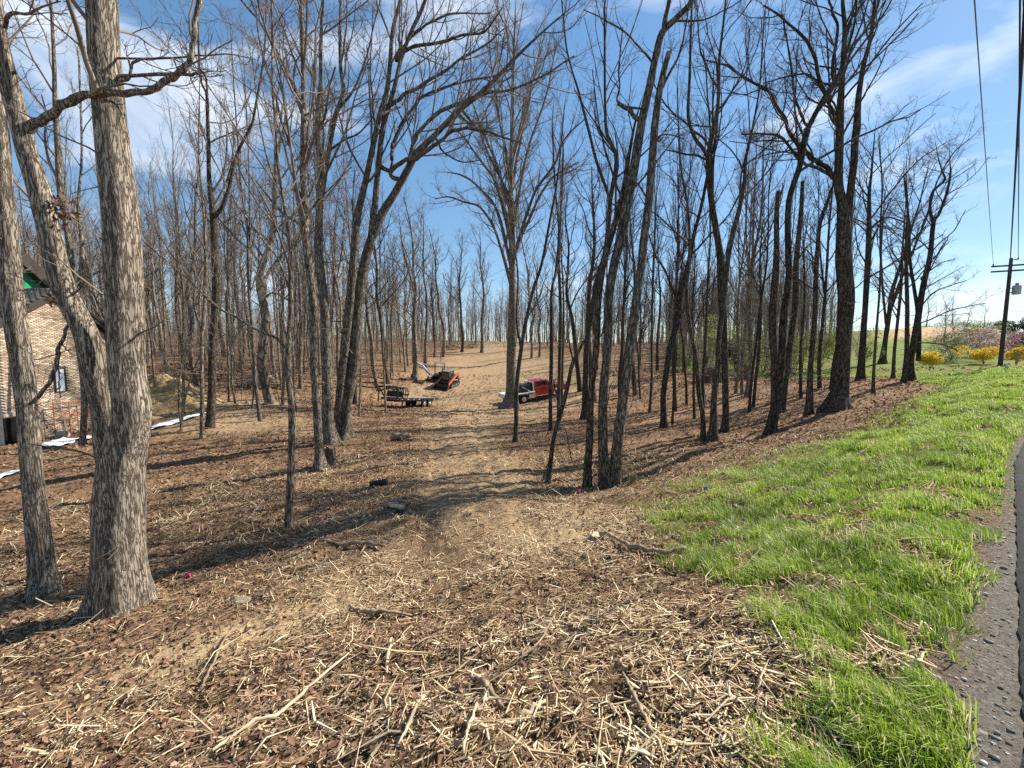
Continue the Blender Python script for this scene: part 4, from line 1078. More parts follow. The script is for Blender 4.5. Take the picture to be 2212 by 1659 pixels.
hero('slim_edge_tree', 'slim straight tree immediately left of the crooked last tree before the lawn',
     [[(1952, 828, 15), (1954, 800, 12), (1959, 753, 11), (1960, 653, 10), (1959, 553, 9), (1960, 450, 5), (1958, 390, 3)]], seed=34, n1=13, t0=0.35, dens=1.0, mat='bark_dark', twig='twig_dark', lmax=3)
hero('crooked_fork_tree', 'last tree before the lawn, forked with both crooked tips broken off',
     [[(1968, 822, 20), (1968, 780, 17), (1972, 753, 17), (1982, 703, 17), (1992, 620, 14), (2006, 553, 12), (2016, 483, 11), (2026, 465, 8), (2036, 443, 7), (2046, 410, 7), (2054, 373, 5), (2052, 348, 2)],
      [(2016, 483, 8), (2009, 450, 7), (2012, 425, 7), (2019, 410, 7), (2039, 388, 6), (2035, 370, 4), (2029, 347, 3)],
      [(1984, 780, 12), (1985, 700, 10), (1975, 620, 9), (1968, 560, 8), (1962, 480, 6), (1955, 400, 4)]],
     seed=35, n1=12, t0=0.3, dens=0.9, mat='bark_dark', twig='twig_dark', lmax=3.0, low=14,
     limbs=[[(1985, 700, 4), (2010, 690, 4), (2050, 672, 4), (2090, 662, 3), (2130, 655, 2)], [(1990, 660, 4), (2020, 630, 4), (2060, 615, 3), (2090, 605, 2)], [(1985, 740, 4), (2040, 745, 3), (2070, 760, 2)], [(1990, 600, 4), (2030, 570, 3), (2060, 560, 2)]])
hero('thin_dark_tree', 'thin dark tree behind and left of the crooked last tree',
     [[(1929, 818, 10), (1933, 760, 8), (1940, 700, 8), (1946, 620, 7), (1950, 540, 5), (1955, 460, 3)]], seed=36, n1=12, t0=0.3, dens=1.0, mat='bark_dark', twig='twig_dark', lmax=4)
TRI_H = TRI[0]

# ---- plain forest trees: prototypes, then copies
def proto(seed, H=21.0, r=0.19, fork=0.0, dens=1.0, t0=0.42, mat='bark_far', twig='twig', n1=17, lean=0.02):
    rng = np.random.default_rng(seed)
    K = 9
    z = np.linspace(0, H, K); P = np.zeros((K, 3)); P[:, 2] = z
    w = np.cumsum(rng.normal(0, 0.16, (K, 2)), 0) + z[:, None] * rng.normal(0, lean, 2)[None]
    P[:, :2] = w - w[0]
    R = r * (1 - 0.9 * (z / H) ** 1.1) + 0.008
    P = np.concatenate([[P[0] - [0, 0, 0.6]], P]); R = np.concatenate([[R[0] * 1.1], R])
    stems = [([Vector(p) for p in P], list(R), True)]
    path, rad = smooth_path(P, R, 3)
    cs = [(path, rad, 1.0)]
    if fork:
        i = 1 + int(round(fork * (K - 1)))
        n = K - i + 1
        d = Vector((rng.normal(), rng.normal(), 0)).normalized()
        zz = np.linspace(0, H * (1 - fork) * 0.95, n)
        off = 0.28 * zz * np.exp(-zz / 12)
        F = P[i][None] + np.stack([d.x * off, d.y * off, zz], -1)
        FR = R[i] * 0.8 * (1 - 0.88 * zz / zz[-1])
        stems.append(([Vector(p) for p in F], list(FR), False))
        fp, fr = smooth_path(F, FR, 3); cs.append((fp, fr, 0.8))
    tm = trunk_mesh('trunk', stems, M[mat], sides=9, m=3, flare=1.5, rng=rng)
    g = Geo()
    crown_from(g, cs, rng, n1=n1, t0=t0 if not fork else 0.3, ang=0.62, ratio=0.30, lmax=6.5, dens=dens, up=0.13)
    P0, R0 = resamp(path, rad, 24)
    P1, R1 = sprout(P0[None], R0[None], 7, 0.08, 0.42, 1.2, 0.2, 0.09, 5, 0.03, 0.2, rr=0.15, rmin=0.006, rng=rng, lmin=0.5, lmax=2.0)
    g.add(*tubes(P1, R1, 3))
    cm = g.mesh('crown', M[twig])
    TRI[0] += g.tris() + len(tm.polygons) * 2
    return dict(trunk=tm, crown=cm, r=r, H=H)
PROTO = [proto(101, 22, 0.20), proto(102, 20, 0.17, fork=0.35), proto(103, 23, 0.22, t0=0.5), proto(104, 19, 0.15, dens=0.9),
         proto(105, 21, 0.19, fork=0.5), proto(106, 24, 0.21, t0=0.55), proto(107, 20, 0.16, t0=0.38, lean=0.05), proto(108, 18, 0.13, dens=0.8, t0=0.35)]
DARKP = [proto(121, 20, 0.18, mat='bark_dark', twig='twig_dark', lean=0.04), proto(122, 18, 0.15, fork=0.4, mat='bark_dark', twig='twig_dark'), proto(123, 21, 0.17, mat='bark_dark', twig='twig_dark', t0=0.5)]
PLACED = list(HERO_STEMS)
def plant(pr, x, y, r, H, rz, label, group, name='forest_tree', tilt=(0, 0), z=None):
    zz = g1(x, y) if z is None else z
    root = empty(name, (x, y, zz), rz)
    root.rotation_euler = (tilt[0], tilt[1], rz)
    sx = r / pr['r']; sz = H / pr['H']
    sc = (0.5 * (sx + sz)) if abs(sx - sz) > 0.5 else sx
    t = link('trunk', pr['trunk'], root); t.scale = (sx, sx, sz)
    c = link('crown', pr['crown'], root); c.scale = (sx, sx, sz)
    # the stem axis wanders with the trunk scale; the crown uses the same so both meet
    tag(root, label, 'tree', group)
    PLACED.append((x, y))
    return root
MID = [ # x, y at the foot, width, height factor, tilt, label
 (583, 872, 23, 24, 0, 'stout pale tree beside the left brush pile', 0),
 (766, 874, 11, 19, 0, 'slim dark tree behind the arching twin trunks', 1),
 (816, 838, 10, 20, 1.5, 'pale forked tree left of the black trailer', 0),
 (838, 828, 10, 20, 4, 'dark tree leaning right behind the black trailer', 1),
 (895, 821, 11, 22, 0, 'straight tree just left of the excavator bucket', 0),
 (919, 795, 8, 22, 0, 'pale straight tree rising behind the white excavator arm', 0),
 (938, 772, 5, 18, 0, 'thin tree standing behind the excavator canopy', 1),
 (958, 771, 8, 22, 0, 'pale tree at the bend of the track behind the loader', 0),
 (998, 761, 7, 22, -2, 'dark tree halfway up the cleared slope, leaning slightly left', 1),
 (1041, 762, 8, 23, 0, 'lone tree in the middle of the cleared slope', 0),
 (1383, 862, 5, 14, 0, 'very thin dark tree right of the broken-top tree', 1),
 (1372, 853, 11, 19, 1, 'dark tree just behind the broken-top tree', 1),
 (1459, 888, 9, 18, 0, 'slim tree behind the curving tree', 1),
 (1483, 874, 6, 15, 0, 'thin pole-like tree left of the thin wavering tree', 1),
 (1613, 857, 12, 20, 1, 'middle one of the group of mid-distance trees before the root pile', 0),
 (1589, 851, 8, 18, 0, 'left slim tree of the group before the root pile', 0),
 (1603, 852, 9, 19, 0, 'slim tree second from left in the group before the root pile', 0),
 (1253, 845, 11, 20, 0, 'straight tree right of the red truck', 1),
 (1282, 866, 15, 21, 0, 'stout dark tree seen behind the narrow cluster tree', 1),
 (1340, 895, 9, 18, -1, 'slender tree showing between the cluster stems', 1),
 (1290, 800, 6, 18, 0, 'small distant tree on the far side of the clearing', 1),
 (1148, 775, 6, 20, 0, 'distant tree above the truck bed', 0),
 (1165, 772, 6, 20, 0, 'distant tree above the red cab', 0),
 (1420, 800, 7, 19, 0, 'distant tree at the right edge of the clearing', 1),
 (1455, 812, 7, 19, 1, 'distant slanting tree left of the root pile', 1),
 (1500, 905, 7, 16, -1, 'slim leaning tree left of the dark pair', 1),
 (1627, 880, 8, 17, 0, 'thin tree between the dark pair and the crossing tree', 1),
 (1795, 842, 9, 18, 0, 'thin tree half hidden behind the big forked trunk', 1),
 (1770, 838, 10, 18, 0, 'slim tree left behind the big forked trunk', 1),
 (1730, 860, 8, 17, 1, 'slender tree behind the two snags', 1),
 (640, 890, 6, 15, 0, 'thin tree close right of the lichen-spotted young tree', 0),
 (508, 870, 5, 14, 0, 'thin straight sapling in front of the left brush pile', 0),
 (545, 880, 4, 12, 0, 'thinnest sapling in front of the left brush pile', 0),
 (522, 800, 9, 20, 0, 'tree behind the left brush pile', 0),
 (570, 812, 8, 20, 0, 'straight tree above the left brush pile', 0),
 (400, 800, 10, 20, 1, 'tree behind the tan dirt mound', 0),
 (360, 790, 9, 20, 0, 'slim tree left behind the tan dirt mound', 0),
 (424, 835, 13, 22, 0, 'grey tree right behind the pale-barked young tree', 0),
 (486, 772, 10, 20, 2, 'dark leaning tree on the hillside above the mound', 1),
 (650, 840, 10, 20, 0, 'grey tree in the gap left of the stump', 0),
 (735, 845, 9, 20, 0, 'grey tree behind the left cluster', 0),
]
rg = np.random.default_rng(55)
for i, (x, y, w, H, tl, lb, dk) in enumerate(MID):
    p = hit(x, y)
    r = w * mpp(x, y, p.y) / 2 * 0.95
    ps = DARKP if dk else PROTO
    pr = ps[rg.integers(len(ps))]
    if w < 7: pr = DARKP[0] if dk else PROTO[7]
    sl = max(0.45, r / pr['r'])
    plant(pr, p.x, p.y, r, H * (0.8 if sl < 0.6 else 1), rg.uniform(0, 6.28), lb, None, 'forest_tree', tilt=(0, radians(tl)))

def open_ground(x, y):
    """1 inside the cleared track, machines and yard, where no tree stands"""
    if y < 24: return True
    l = np.interp(y, [24, 30, 38, 46, 60, 75, 88, 110], [-14, -14.5, -15, -13, -12, -11, -8, -4])
    rr = np.interp(y, [24, 30, 38, 46, 60, 75, 88, 110], [3, 5, 9, 9, 9, 6, 1, -4])
    if l < x < rr: return True
    az = x / y
    if -1.3 < az < -0.74 and y < 33: return True
    return False
LANDMARK = [(120, 'left of the big twin-stemmed trunk'), (300, 'seen past the big twin-stemmed trunk'), (380, 'above the dirt mound'), (450, 'left of the dark forked tree'),
 (530, 'right of the dark forked tree'), (600, 'above the left brush pile'), (660, 'beside the lichen-spotted young tree'), (740, 'behind the cluster left of the track'),
 (800, 'just right of the arching twin trunks'), (860, 'above the black trailer'), (930, 'above the white excavator arm'), (1000, 'above the orange loader'), (1090, 'left of the fan-crowned tree'),
 (1160, 'right of the fan-crowned tree'), (1230, 'above the red truck'), (1300, 'left of the right-hand cluster'), (1370, 'behind the right-hand cluster'), (1440, 'right of the broken-top tree'),
 (1510, 'behind the curving tree'), (1580, 'behind the dark pair of trunks'), (1650, 'above the uprooted stumps'), (1730, 'behind the two snags'), (1800, 'left of the big forked tree'), (9999, 'right of the big forked tree')]
ZONE = {'bare trees of the dense left woods': 'in the woods', 'bare trees beyond the cleared slope': 'on the ridge', 'bare trees of the open right woods': 'in the shaded right woods'}
def scatter_trees(n, ymin, ymax, azmin, azmax, prs, rr, hh, label, group, mind, seed, thin=None):
    rg = np.random.default_rng(seed); c = 0; k = 0
    while c < n and k < 20000:
        k += 1
        y = sqrt(rg.uniform(ymin ** 2, ymax ** 2)); az = rg.uniform(azmin, azmax); x = az * y
        if open_ground(x, y): continue
        if thin and rg.random() > thin(x, y): continue
        if min((x - a) ** 2 + (y - b) ** 2 for a, b in PLACED) < mind ** 2: continue
        pr = prs[rg.integers(len(prs))]
        bx_ = 1106 + 832 * x / y
        where = next(w_ for lim, w_ in LANDMARK if bx_ < lim)
        far = 'close' if y < 42 else ('deep' if y < 62 else 'farthest back')
        rad_ = rg.uniform(*rr)
        kind_ = ('slender' if rad_ < 0.13 else ('medium' if rad_ < 0.17 else 'stout'))
        plant(pr, x, y, rad_, rg.uniform(*hh), rg.uniform(0, 6.28), f'{kind_} bare tree {far} {ZONE[group]}, {where}', group, tilt=(rg.normal(0, 0.03), rg.normal(0, 0.03)))
        c += 1
    return c
GL = 'bare trees of the dense left woods'
GC = 'bare trees beyond the cleared slope'
GR = 'bare trees of the open right woods'
NEARW = [(-1.02, 19.5, 18), (-0.86, 24, 19), (-0.66, 21, 20), (-0.60, 27, 20), (-0.47, 19, 19), (-0.40, 24.5, 21), (-0.74, 28, 21), (-1.15, 27, 20), (-0.93, 29, 19), (-0.52, 29.5, 21), (-0.33, 28.5, 20),
 (0.13, 27, 18), (0.235, 24, 18), (0.36, 27, 19), (0.42, 21.5, 17), (0.50, 26, 18), (0.62, 23, 17), (0.70, 28, 18), (0.285, 31, 19)]
NL = ['left of the pale-barked young tree', 'in front of the brush pile, left part', 'left of the lichen-spotted young tree', 'just behind the lichen-spotted young tree', 'left of the stump', 'behind the straight grey tree', 'left of the pale stout tree',
 'behind the big twin-stemmed trunk', 'above the mound', 'right of the pale stout tree', 'behind the arching twin trunks', 'in front of the truck bonnet', 'beside the snapped sapling', 'right of the broken-top tree', 'left of the curving tree', 'behind the thin wavering tree',
 'behind the dark pair of trunks', 'before the snags', 'left of the broken-top tree, farther back']
rn_ = np.random.default_rng(77)
for (az_, y_, H_), lb_ in zip(NEARW, NL):
    pr_ = (PROTO + DARKP)[rn_.integers(8)] if az_ < 0 else DARKP[rn_.integers(3)]
    plant(pr_, az_ * y_, y_, rn_.uniform(0.065, 0.10), H_, rn_.uniform(0, 6), 'thin bare tree in the middle distance, ' + lb_, None, tilt=(rn_.normal(0, 0.02), rn_.normal(0, 0.02)))
scatter_trees(98, 30, 62, -1.35, -0.18, PROTO, (0.08, 0.19), (14, 20), 'one of the many slender bare trees in the dense woods on the left hillside', GL, 1.9, 1)
scatter_trees(46, 62, 100, -0.85, 0.32, PROTO, (0.10, 0.20), (13, 18), 'one of the distant bare trees on the ridge behind the cleared slope', GC, 2.2, 2)
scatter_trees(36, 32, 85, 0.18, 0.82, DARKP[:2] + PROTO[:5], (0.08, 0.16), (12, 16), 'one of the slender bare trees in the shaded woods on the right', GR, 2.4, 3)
def R3(p): return Vector((p[0], p[1], p[2]))
# ------------------------------------------------------------------ far woods and brush (uncountable masses)
def sapling_geo(seed, H=3.5, r=0.016, n1=7):
    rng = np.random.default_rng(seed); K = 6
    z = np.linspace(-0.1, H, K); P = np.zeros((K, 3)); P[:, 2] = z
    P[1:, :2] = np.cumsum(rng.normal(0, 0.13, (K - 1, 2)), 0)
    Rr = r * (1 - 0.75 * np.linspace(0, 1, K))
    g = Geo(); g.add(*tubes(P[None], Rr[None], 4))
    P0, R0 = resamp(P, Rr, 12)
    P1, R1 = sprout(P0[None], R0[None], n1, 0.25, 0.98, 0.85, 0.25, 0.38, 4, 0.08, 0.2, rmin=0.005, rng=rng)
    g.add(*tubes(P1, R1, 3))
    P2, R2 = sprout(P1, R1, 4, 0.2, 0.95, 0.75, 0.25, 0.5, 3, 0.08, 0.2, rmin=0.0035, rng=rng, lmin=0.25)
    g.add(*tubes(P2, R2, 3))
    return g
def far_geo(seed, H=20, r=0.17):
    rng = np.random.default_rng(seed); K = 8
    z = np.linspace(-0.6, H, K); P = np.zeros((K, 3)); P[:, 2] = z
    P[1:, :2] = np.cumsum(rng.normal(0, 0.18, (K - 1, 2)), 0)
    Rr = r * (1 - 0.88 * np.linspace(0, 1, K)) + 0.01
    g = Geo(); g.add(*tubes(P[None], Rr[None], 6))
    crown_from(g, [(P, Rr, 1.0)], rng, n1=14, t0=0.35, ratio=0.3, lmax=6, dens=0.75, up=0.13, rmin=0.006, final=True)
    return g
def gn_scatter(name, pts, geos, mat, smin, smax, seed, label, cat):
    """one object: a cloud of foot points, each carrying one of a few plant meshes"""
    kc = bpy.data.collections.new(name + '_kinds')
    for i, g in enumerate(geos):
        o = bpy.data.objects.new(name + '_kind', g.mesh(name, mat)); kc.objects.link(o)
        TRI[0] += g.tris()
    me = bpy.data.meshes.new(name); me.from_pydata([tuple(p) for p in pts], [], [])
    o = link(name, me)
    ng = bpy.data.node_groups.new(name, 'GeometryNodeTree')
    ng.interface.new_socket(name='Geometry', in_out='INPUT', socket_type='NodeSocketGeometry')
    ng.interface.new_socket(name='Geometry', in_out='OUTPUT', socket_type='NodeSocketGeometry')
    N = ng.nodes; L = ng.links
    gi = N.new('NodeGroupInput'); go = N.new('NodeGroupOutput')
    ci_ = N.new('GeometryNodeCollectionInfo'); ci_.inputs['Collection'].default_value = kc
    ci_.inputs['Separate Children'].default_value = True; ci_.inputs['Reset Children'].default_value = True
    ip = N.new('GeometryNodeInstanceOnPoints'); ip.inputs['Pick Instance'].default_value = True
    rv = N.new('FunctionNodeRandomValue'); rv.data_type = 'FLOAT_VECTOR'
    rv.inputs[0].default_value = (-0.05, -0.05, 0); rv.inputs[1].default_value = (0.05, 0.05, 6.28)
    rs = N.new('FunctionNodeRandomValue'); rs.data_type = 'FLOAT'; rs.inputs[2].default_value = smin; rs.inputs[3].default_value = smax
    rs.inputs['Seed'].default_value = seed
    L.new(gi.outputs[0], ip.inputs['Points']); L.new(ci_.outputs[0], ip.inputs['Instance'])
    L.new(rv.outputs[0], ip.inputs['Rotation']); L.new(rs.outputs[1], ip.inputs['Scale'])
    L.new(ip.outputs[0], go.inputs[0])
    m = o.modifiers.new('scatter', 'NODES'); m.node_group = ng
    me.materials.append(mat)
    return tag(o, label, cat, kind='stuff')
rg = np.random.default_rng(5)
pts = []
while len(pts) < 640:
    y = sqrt(rg.uniform(92 ** 2, 215 ** 2)); az = rg.uniform(-1.7, 0.80); x = az * y
    if y > 120 and az > 0.72: continue
    pts.append((x, y))
while len(pts) < 900:
    y = rg.uniform(89, 125); az = rg.uniform(-0.55, 0.55); x = az * y
    pts.append((x, y))
while len(pts) < 1130:
    y = rg.uniform(58, 105); az = rg.uniform(0.40, 0.84); x = az * y
    pts.append((x, y))
while len(pts) < 1330:
    y = rg.uniform(45, 95); az = rg.uniform(-1.8, -0.75); x = az * y
    pts.append((x, y))
pz = ground([p[0] for p in pts], [p[1] for p in pts])
gn_scatter('far_woods', [(p[0], p[1], z) for p, z in zip(pts, pz)], [far_geo(1), far_geo(2, 18, 0.14), far_geo(3, 22, 0.19), far_geo(4, 19, 0.15)], M['twig_far'], 0.5, 0.85, 3,
           'grey mass of distant bare trees closing off the view behind the clearing', 'woods')
pts = []
while len(pts) < 2600:
    y = sqrt(rg.uniform(26 ** 2, 85 ** 2)); az = rg.uniform(-1.4, 0.9); x = az * y
    if open_ground(x, y): continue
    if -0.3 < az < 0.3 and y < 40: continue
    if az > 0.1 and rg.random() > (0.75 if y > 45 else 0.22): continue
    if az > 0.8 and y < 34: continue
    if fbm(np.array([x * 0.12]), np.array([y * 0.12]), 3, 6)[0] < 0.42 and rg.random() < 0.6: continue
    pts.append((x, y))
while len(pts) < 3900:
    y = rg.uniform(76, 118); az = rg.uniform(-0.95, 0.84); x = az * y
    pts.append((x, y))
pz = ground([p[0] for p in pts], [p[1] for p in pts])
gn_scatter('undergrowth', [(p[0], p[1], z) for p, z in zip(pts, pz)], [sapling_geo(11), sapling_geo(12, 5.0, 0.022, 9), sapling_geo(13, 2.2, 0.011, 6), sapling_geo(14, 6.5, 0.03, 10)], M['twig_far'], 0.6, 1.3, 4,
           'thicket of thin leafless saplings and brush between the trunks of the woods', 'undergrowth')

# ------------------------------------------------------------------ leafy shrubs
def leafcloud(n, cx, cy, cz, rx, ry, rz, size, seed, shell=0.55, lumps=7):
    rng = np.random.default_rng(seed)
    lc = rng.normal(0, 0.42, (lumps, 3)); lr = rng.uniform(0.3, 0.6, lumps)
    k = rng.integers(lumps, size=n)
    d = unit(rng.normal(size=(n, 3))) * (shell + (1 - shell) * rng.random((n, 1))) ** 0.7
    p = lc[k] + d * lr[k][:, None]
    p = np.stack([cx + p[:, 0] * rx, cy + p[:, 1] * ry, cz + p[:, 2] * rz], -1)
    p[:, 2] = np.maximum(p[:, 2], 0.05)
    sz = size * rng.uniform(0.6, 1.3, n)
    return p, sz, rng.random(n)
M['leaf_green'] = rnd_mat('young_green_leaves', [(0, (0.10, 0.14, 0.02)), (0.5, (0.24, 0.31, 0.05)), (1, (0.42, 0.47, 0.10))], 0.6, 0.4)
M['leaf_dark'] = rnd_mat('evergreen_needles', [(0, (0.010, 0.022, 0.012)), (0.5, (0.024, 0.050, 0.024)), (1, (0.05, 0.085, 0.04))], 0.7, 0.15)
M['leaf_olive'] = rnd_mat('hazy_new_leaves', [(0, (0.11, 0.14, 0.04)), (0.5, (0.20, 0.24, 0.07)), (1, (0.32, 0.34, 0.14))], 0.7, 0.3)
M['petal_yellow'] = rnd_mat('yellow_blossom', [(0, (0.45, 0.30, 0.02)), (0.5, (0.75, 0.53, 0.02)), (1, (0.9, 0.72, 0.10))], 0.6, 0.3)
M['petal_pink'] = rnd_mat('pink_blossom', [(0, (0.20, 0.09, 0.10)), (0.5, (0.42, 0.20, 0.24)), (1, (0.62, 0.36, 0.40))], 0.6, 0.3)
M['petal_white'] = rnd_mat('white_blossom', [(0, (0.12, 0.11, 0.08)), (0.5, (0.34, 0.33, 0.26)), (1, (0.7, 0.68, 0.6))], 0.6, 0.3)
def shrub(name, label, px, py, wpx, hpx, mats, n, size, seed, D=None, cat='shrub', group=None, low=0.45, stems=7):
    p = hit(px, py) if D is None else None
    if D is not None:
        rx, rz = ray(px, py); p = Vector((rx * D, D, g1(rx * D, D)))
    k = p.y / FPX
    W = wpx * k / 2; H = hpx * k
    root = empty(name, p)
    rng = np.random.default_rng(seed)
    S = np.zeros((stems, 5, 3)); a = rng.uniform(0, 2 * pi, stems)
    for j in range(5):
        f = j / 4
        S[:, j, 0] = np.cos(a) * W * 0.55 * f ** 1.3; S[:, j, 1] = np.sin(a) * W * 0.55 * f ** 1.3; S[:, j, 2] = H * 0.9 * f - 0.05
    S[:, 1:] += rng.normal(0, 0.04 * H, (stems, 4, 3))
    Rr = np.linspace(0.02, 0.006, 5)[None].repeat(stems, 0) * max(1, H / 2)
    g = Geo(); g.add(*tubes(S, Rr, 4))
    P1, R1 = sprout(S, Rr, 6, 0.2, 0.97, 0.7, 0.2, 0.42, 4, 0.05, 0.2, rmin=0.005, rng=rng); g.add(*tubes(P1, R1, 3))
    P2, R2 = sprout(P1, R1, 3, 0.2, 0.97, 0.7, 0.2, 0.5, 3, 0.05, 0.2, rmin=0.004, rng=rng); g.add(*tubes(P2, R2, 3))
    link('branches', g.mesh('branches', M['twig']), root)
    for i, (mt, fr) in enumerate(mats):
        c, sz, rn = leafcloud(int(n * fr * 1.5), 0, 0, H * (low + 0.12), W, W * 0.8, H * 0.62, size * k * 832 / 30, seed + i)
        # leave some clumps thinner so gaps stay open
        me = leaves('foliage', c[:, 0], c[:, 1], sz * 1.7, rn, curl=0.9, mat=M[mt], zz=c[:, 2])
        tag(link('foliage', me, root), kind='stuff')
    return tag(root, label, cat, group)
shrub('forsythia', 'yellow flowering bush right behind the crooked forked tree', 2012, 797, 62, 32, [('petal_yellow', 1)], 1600, 0.06, 1, D=38)
shrub('forsythia', 'long bright yellow bush just left of the utility pole', 2125, 788, 60, 34, [('petal_yellow', 1)], 1400, 0.06, 2, D=41)
shrub('forsythia', 'yellow bush right of the utility pole at the picture edge', 2198, 782, 44, 40, [('petal_yellow', 1)], 1300, 0.06, 3, D=43)
shrub('flowering_bush', 'broad bush with white blossom in front of the meadow', 2052, 786, 105, 62, [('petal_white', 0.6), ('leaf_olive', 0.4)], 2800, 0.055, 4, D=46)
shrub('flowering_bush', 'pinkish mauve flowering bush behind the utility pole', 2118, 780, 120, 62, [('petal_pink', 0.75), ('leaf_olive', 0.25)], 3000, 0.055, 5, D=49)
shrub('flowering_bush', 'mauve bush at the right picture edge behind the yellow bushes', 2195, 770, 80, 50, [('petal_pink', 0.8), ('leaf_olive', 0.2)], 1400, 0.055, 6, D=52)
for i_, (x_, w_, h_, lb_) in enumerate([(2010, 90, 16, 'low hazy tree line on the skyline directly above the forked tree bush'), (2070, 70, 22, 'hazy rounded clump of trees on the skyline, left of the twiggy shrub'), (2140, 70, 24, 'hazy skyline clump of trees behind the utility pole')]):
    shrub('skyline_trees', lb_, x_, 714, w_, h_, [('leaf_olive', 1)], 1500, 0.03, 40 + i_, D=150, cat='trees', low=0.35)
shrub('bare_shrub', 'rounded twiggy greyish shrub standing in the meadow', 2110, 746, 110, 66, [('leaf_olive', 1)], 700, 0.06, 7, D=78, stems=16)
shrub('evergreen_tree', 'dark evergreen tree at the right picture edge beyond the pole', 2213, 728, 110, 72, [('leaf_dark', 1)], 6000, 0.055, 8, D=115, cat='tree', low=0.4)
for i, (x, y, w, h, m_, lb) in enumerate([
    (1480, 800, 120, 70, 'leaf_olive', 'spread of pale green leaves behind the curving tree'),
    (1560, 805, 110, 96, 'leaf_green', 'fresh green bush seen between the thin wavering tree and dark pair'),
    (1648, 818, 120, 100, 'leaf_olive', 'hazy green bush behind the root pile, left of the snag'),
    (1705, 818, 90, 84, 'leaf_green', 'light green bush low behind the root pile, between snag and big forked tree'),
    (1770, 815, 90, 80, 'leaf_green', 'yellow-green thicket bush behind the cut-topped tree'),
    (1860, 800, 70, 60, 'leaf_olive', 'small fresh green bush just right of the big forked trunk'),
    (1450, 772, 90, 60, 'leaf_olive', 'faint green bush far behind the curving tree'),
    (1590, 800, 70, 74, 'leaf_dark', 'dark green evergreen bush half hidden behind the root pile')]):
    shrub('green_bush', lb, x, y, w, h, [(m_, 1)], 2200 if h > 70 else 1200, 0.05, 20 + i, D=[50, 47, 43, 41, 41, 44, 58, 46][i], group=None, stems=9)

# distant field-edge trees on the skyline
for i, (x, y, w, H, lb) in enumerate([(2040, 733, 5, 9, 'small lone bare tree standing in the green meadow'), (2062, 727, 5, 8, 'little bare tree in the meadow next to the lone one'),
                                      (2090, 716, 6, 9, 'bare tree on the skyline left of the utility pole'), (2125, 716, 6, 10, 'rounded bare tree on the skyline just left of the pole'), (2000, 720, 6, 10, 'bare tree on the skyline seen past the crooked forked tree')]):
    D = [88, 96, 150, 150, 130][i]
    rx, rz = ray(x, y)
    plant(PROTO[i % 4], rx * D, D, 0.16, H, i * 1.3, lb, None, 'field_tree')

# ------------------------------------------------------------------ brick house at the left
M['brick'] = rnd_mat('mottled_brick', [(0, (0.30, 0.21, 0.145)), (0.35, (0.42, 0.315, 0.22)), (0.65, (0.53, 0.42, 0.305)), (1, (0.70, 0.60, 0.46))], 0.92)
M['mortar'] = plain('mortar', (0.50, 0.43, 0.34), 0.95, 0.1, var=0.2)
M['fascia'] = plain('dark_trim', (0.045, 0.035, 0.03), 0.7, 0.3)
M['shingle'] = rnd_mat('grey_shingle', [(0, (0.06, 0.055, 0.05)), (0.5, (0.105, 0.10, 0.092)), (1, (0.17, 0.16, 0.15))], 0.95)
M['black'] = plain('unlit_opening_black', (0.012, 0.012, 0.013), 0.9, 0.1)
XW = 23.5
def wy(px, py=771): return XW / abs(ray(px, py)[0])
def wz(px, py): return EYE + ray(px, py)[1] * wy(px, py)
house = empty('brick_house', (-XW, 20.0, -2.4), radians(90))
HO = house.location.copy()
def hx(px, py=771): return wy(px, py) - 20.0
def hz_(px, py): return wz(px, py) - HO.z
zb = g1(-XW, 20) - 0.5 - HO.z
xl, xr = hx(-6), hx(229)
zp = hz_(125, 641); ze = hz_(229, 720); xp = (xl + xr) / 2
def rake(x): return ze + (zp - ze) * (1 - abs(x - xp) / (xp - xl))
w = MB(); w.prism([(xl, zb), (xr, zb), (xr, ze), (xp, zp), (xl, ze)], 'y', 0.02, 0.25)
w.build('wall', M['mortar'], house)
MB().box(((xl + xr) / 2, 5.25, (zb + ze) / 2), (xr - xl - 0.1, 9.9, ze - zb - 0.1)).build('wall', M['mortar'], house)
wx0, wx1 = hx(113), hx(138); wz0 = hz_(127, 847); wz1 = hz_(127, 794)
ox1 = hx(28); oz1 = hz_(20, 901)
brk = []
z = zb; row = 0
while z < zp:
    x = xl + (0.10 if row % 2 else 0.0)
    while x < xr - 0.05:
        x2 = min(x + 0.194, xr)
        top = z + 0.057
        ok = top < rake((x + x2) / 2) - 0.02
        if x2 > wx0 and x < wx1 and top > wz0 and z < wz1: ok = False
        if x < ox1 and top < oz1: ok = False
        if ok and x2 - x > 0.06: brk.append((x, x2, z))
        x += 0.204
    z += 0.067; row += 1
def bxv(x0, x1, y0, y1, z0, z1):
    return np.array([(x0, y0, z0), (x1, y0, z0), (x1, y1, z0), (x0, y1, z0), (x0, y0, z1), (x1, y0, z1), (x1, y1, z1), (x0, y1, z1)], float)
BF = np.array([(0, 3, 2, 1), (4, 5, 6, 7), (0, 1, 5, 4), (1, 2, 6, 5), (2, 3, 7, 6), (3, 0, 4, 7)])
bm4 = [mesh_np('brick', bxv(0, 0.194, 0, 0.05, 0, 0.057), BF, None, M['brick'], False, {'rnd': np.full(8, v)}) for v in (0.08, 0.3, 0.5, 0.62, 0.78, 1.0)]
cand = sorted(brk, key=lambda q: abs(q[0] - hx(105)) + abs(q[2] - (wz0 + 0.9)) * 0.8)
mine = [q for q in cand if q[1] - q[0] > 0.19][:300]; ms = set(mine)
rb = random.Random(4)
def brickrnd():
    return rb.choice([0.08, 0.3, 0.3, 0.5, 0.5, 0.62, 0.62, 0.78, 1.0])
VL = []; QL = []; RL = []; n = 0
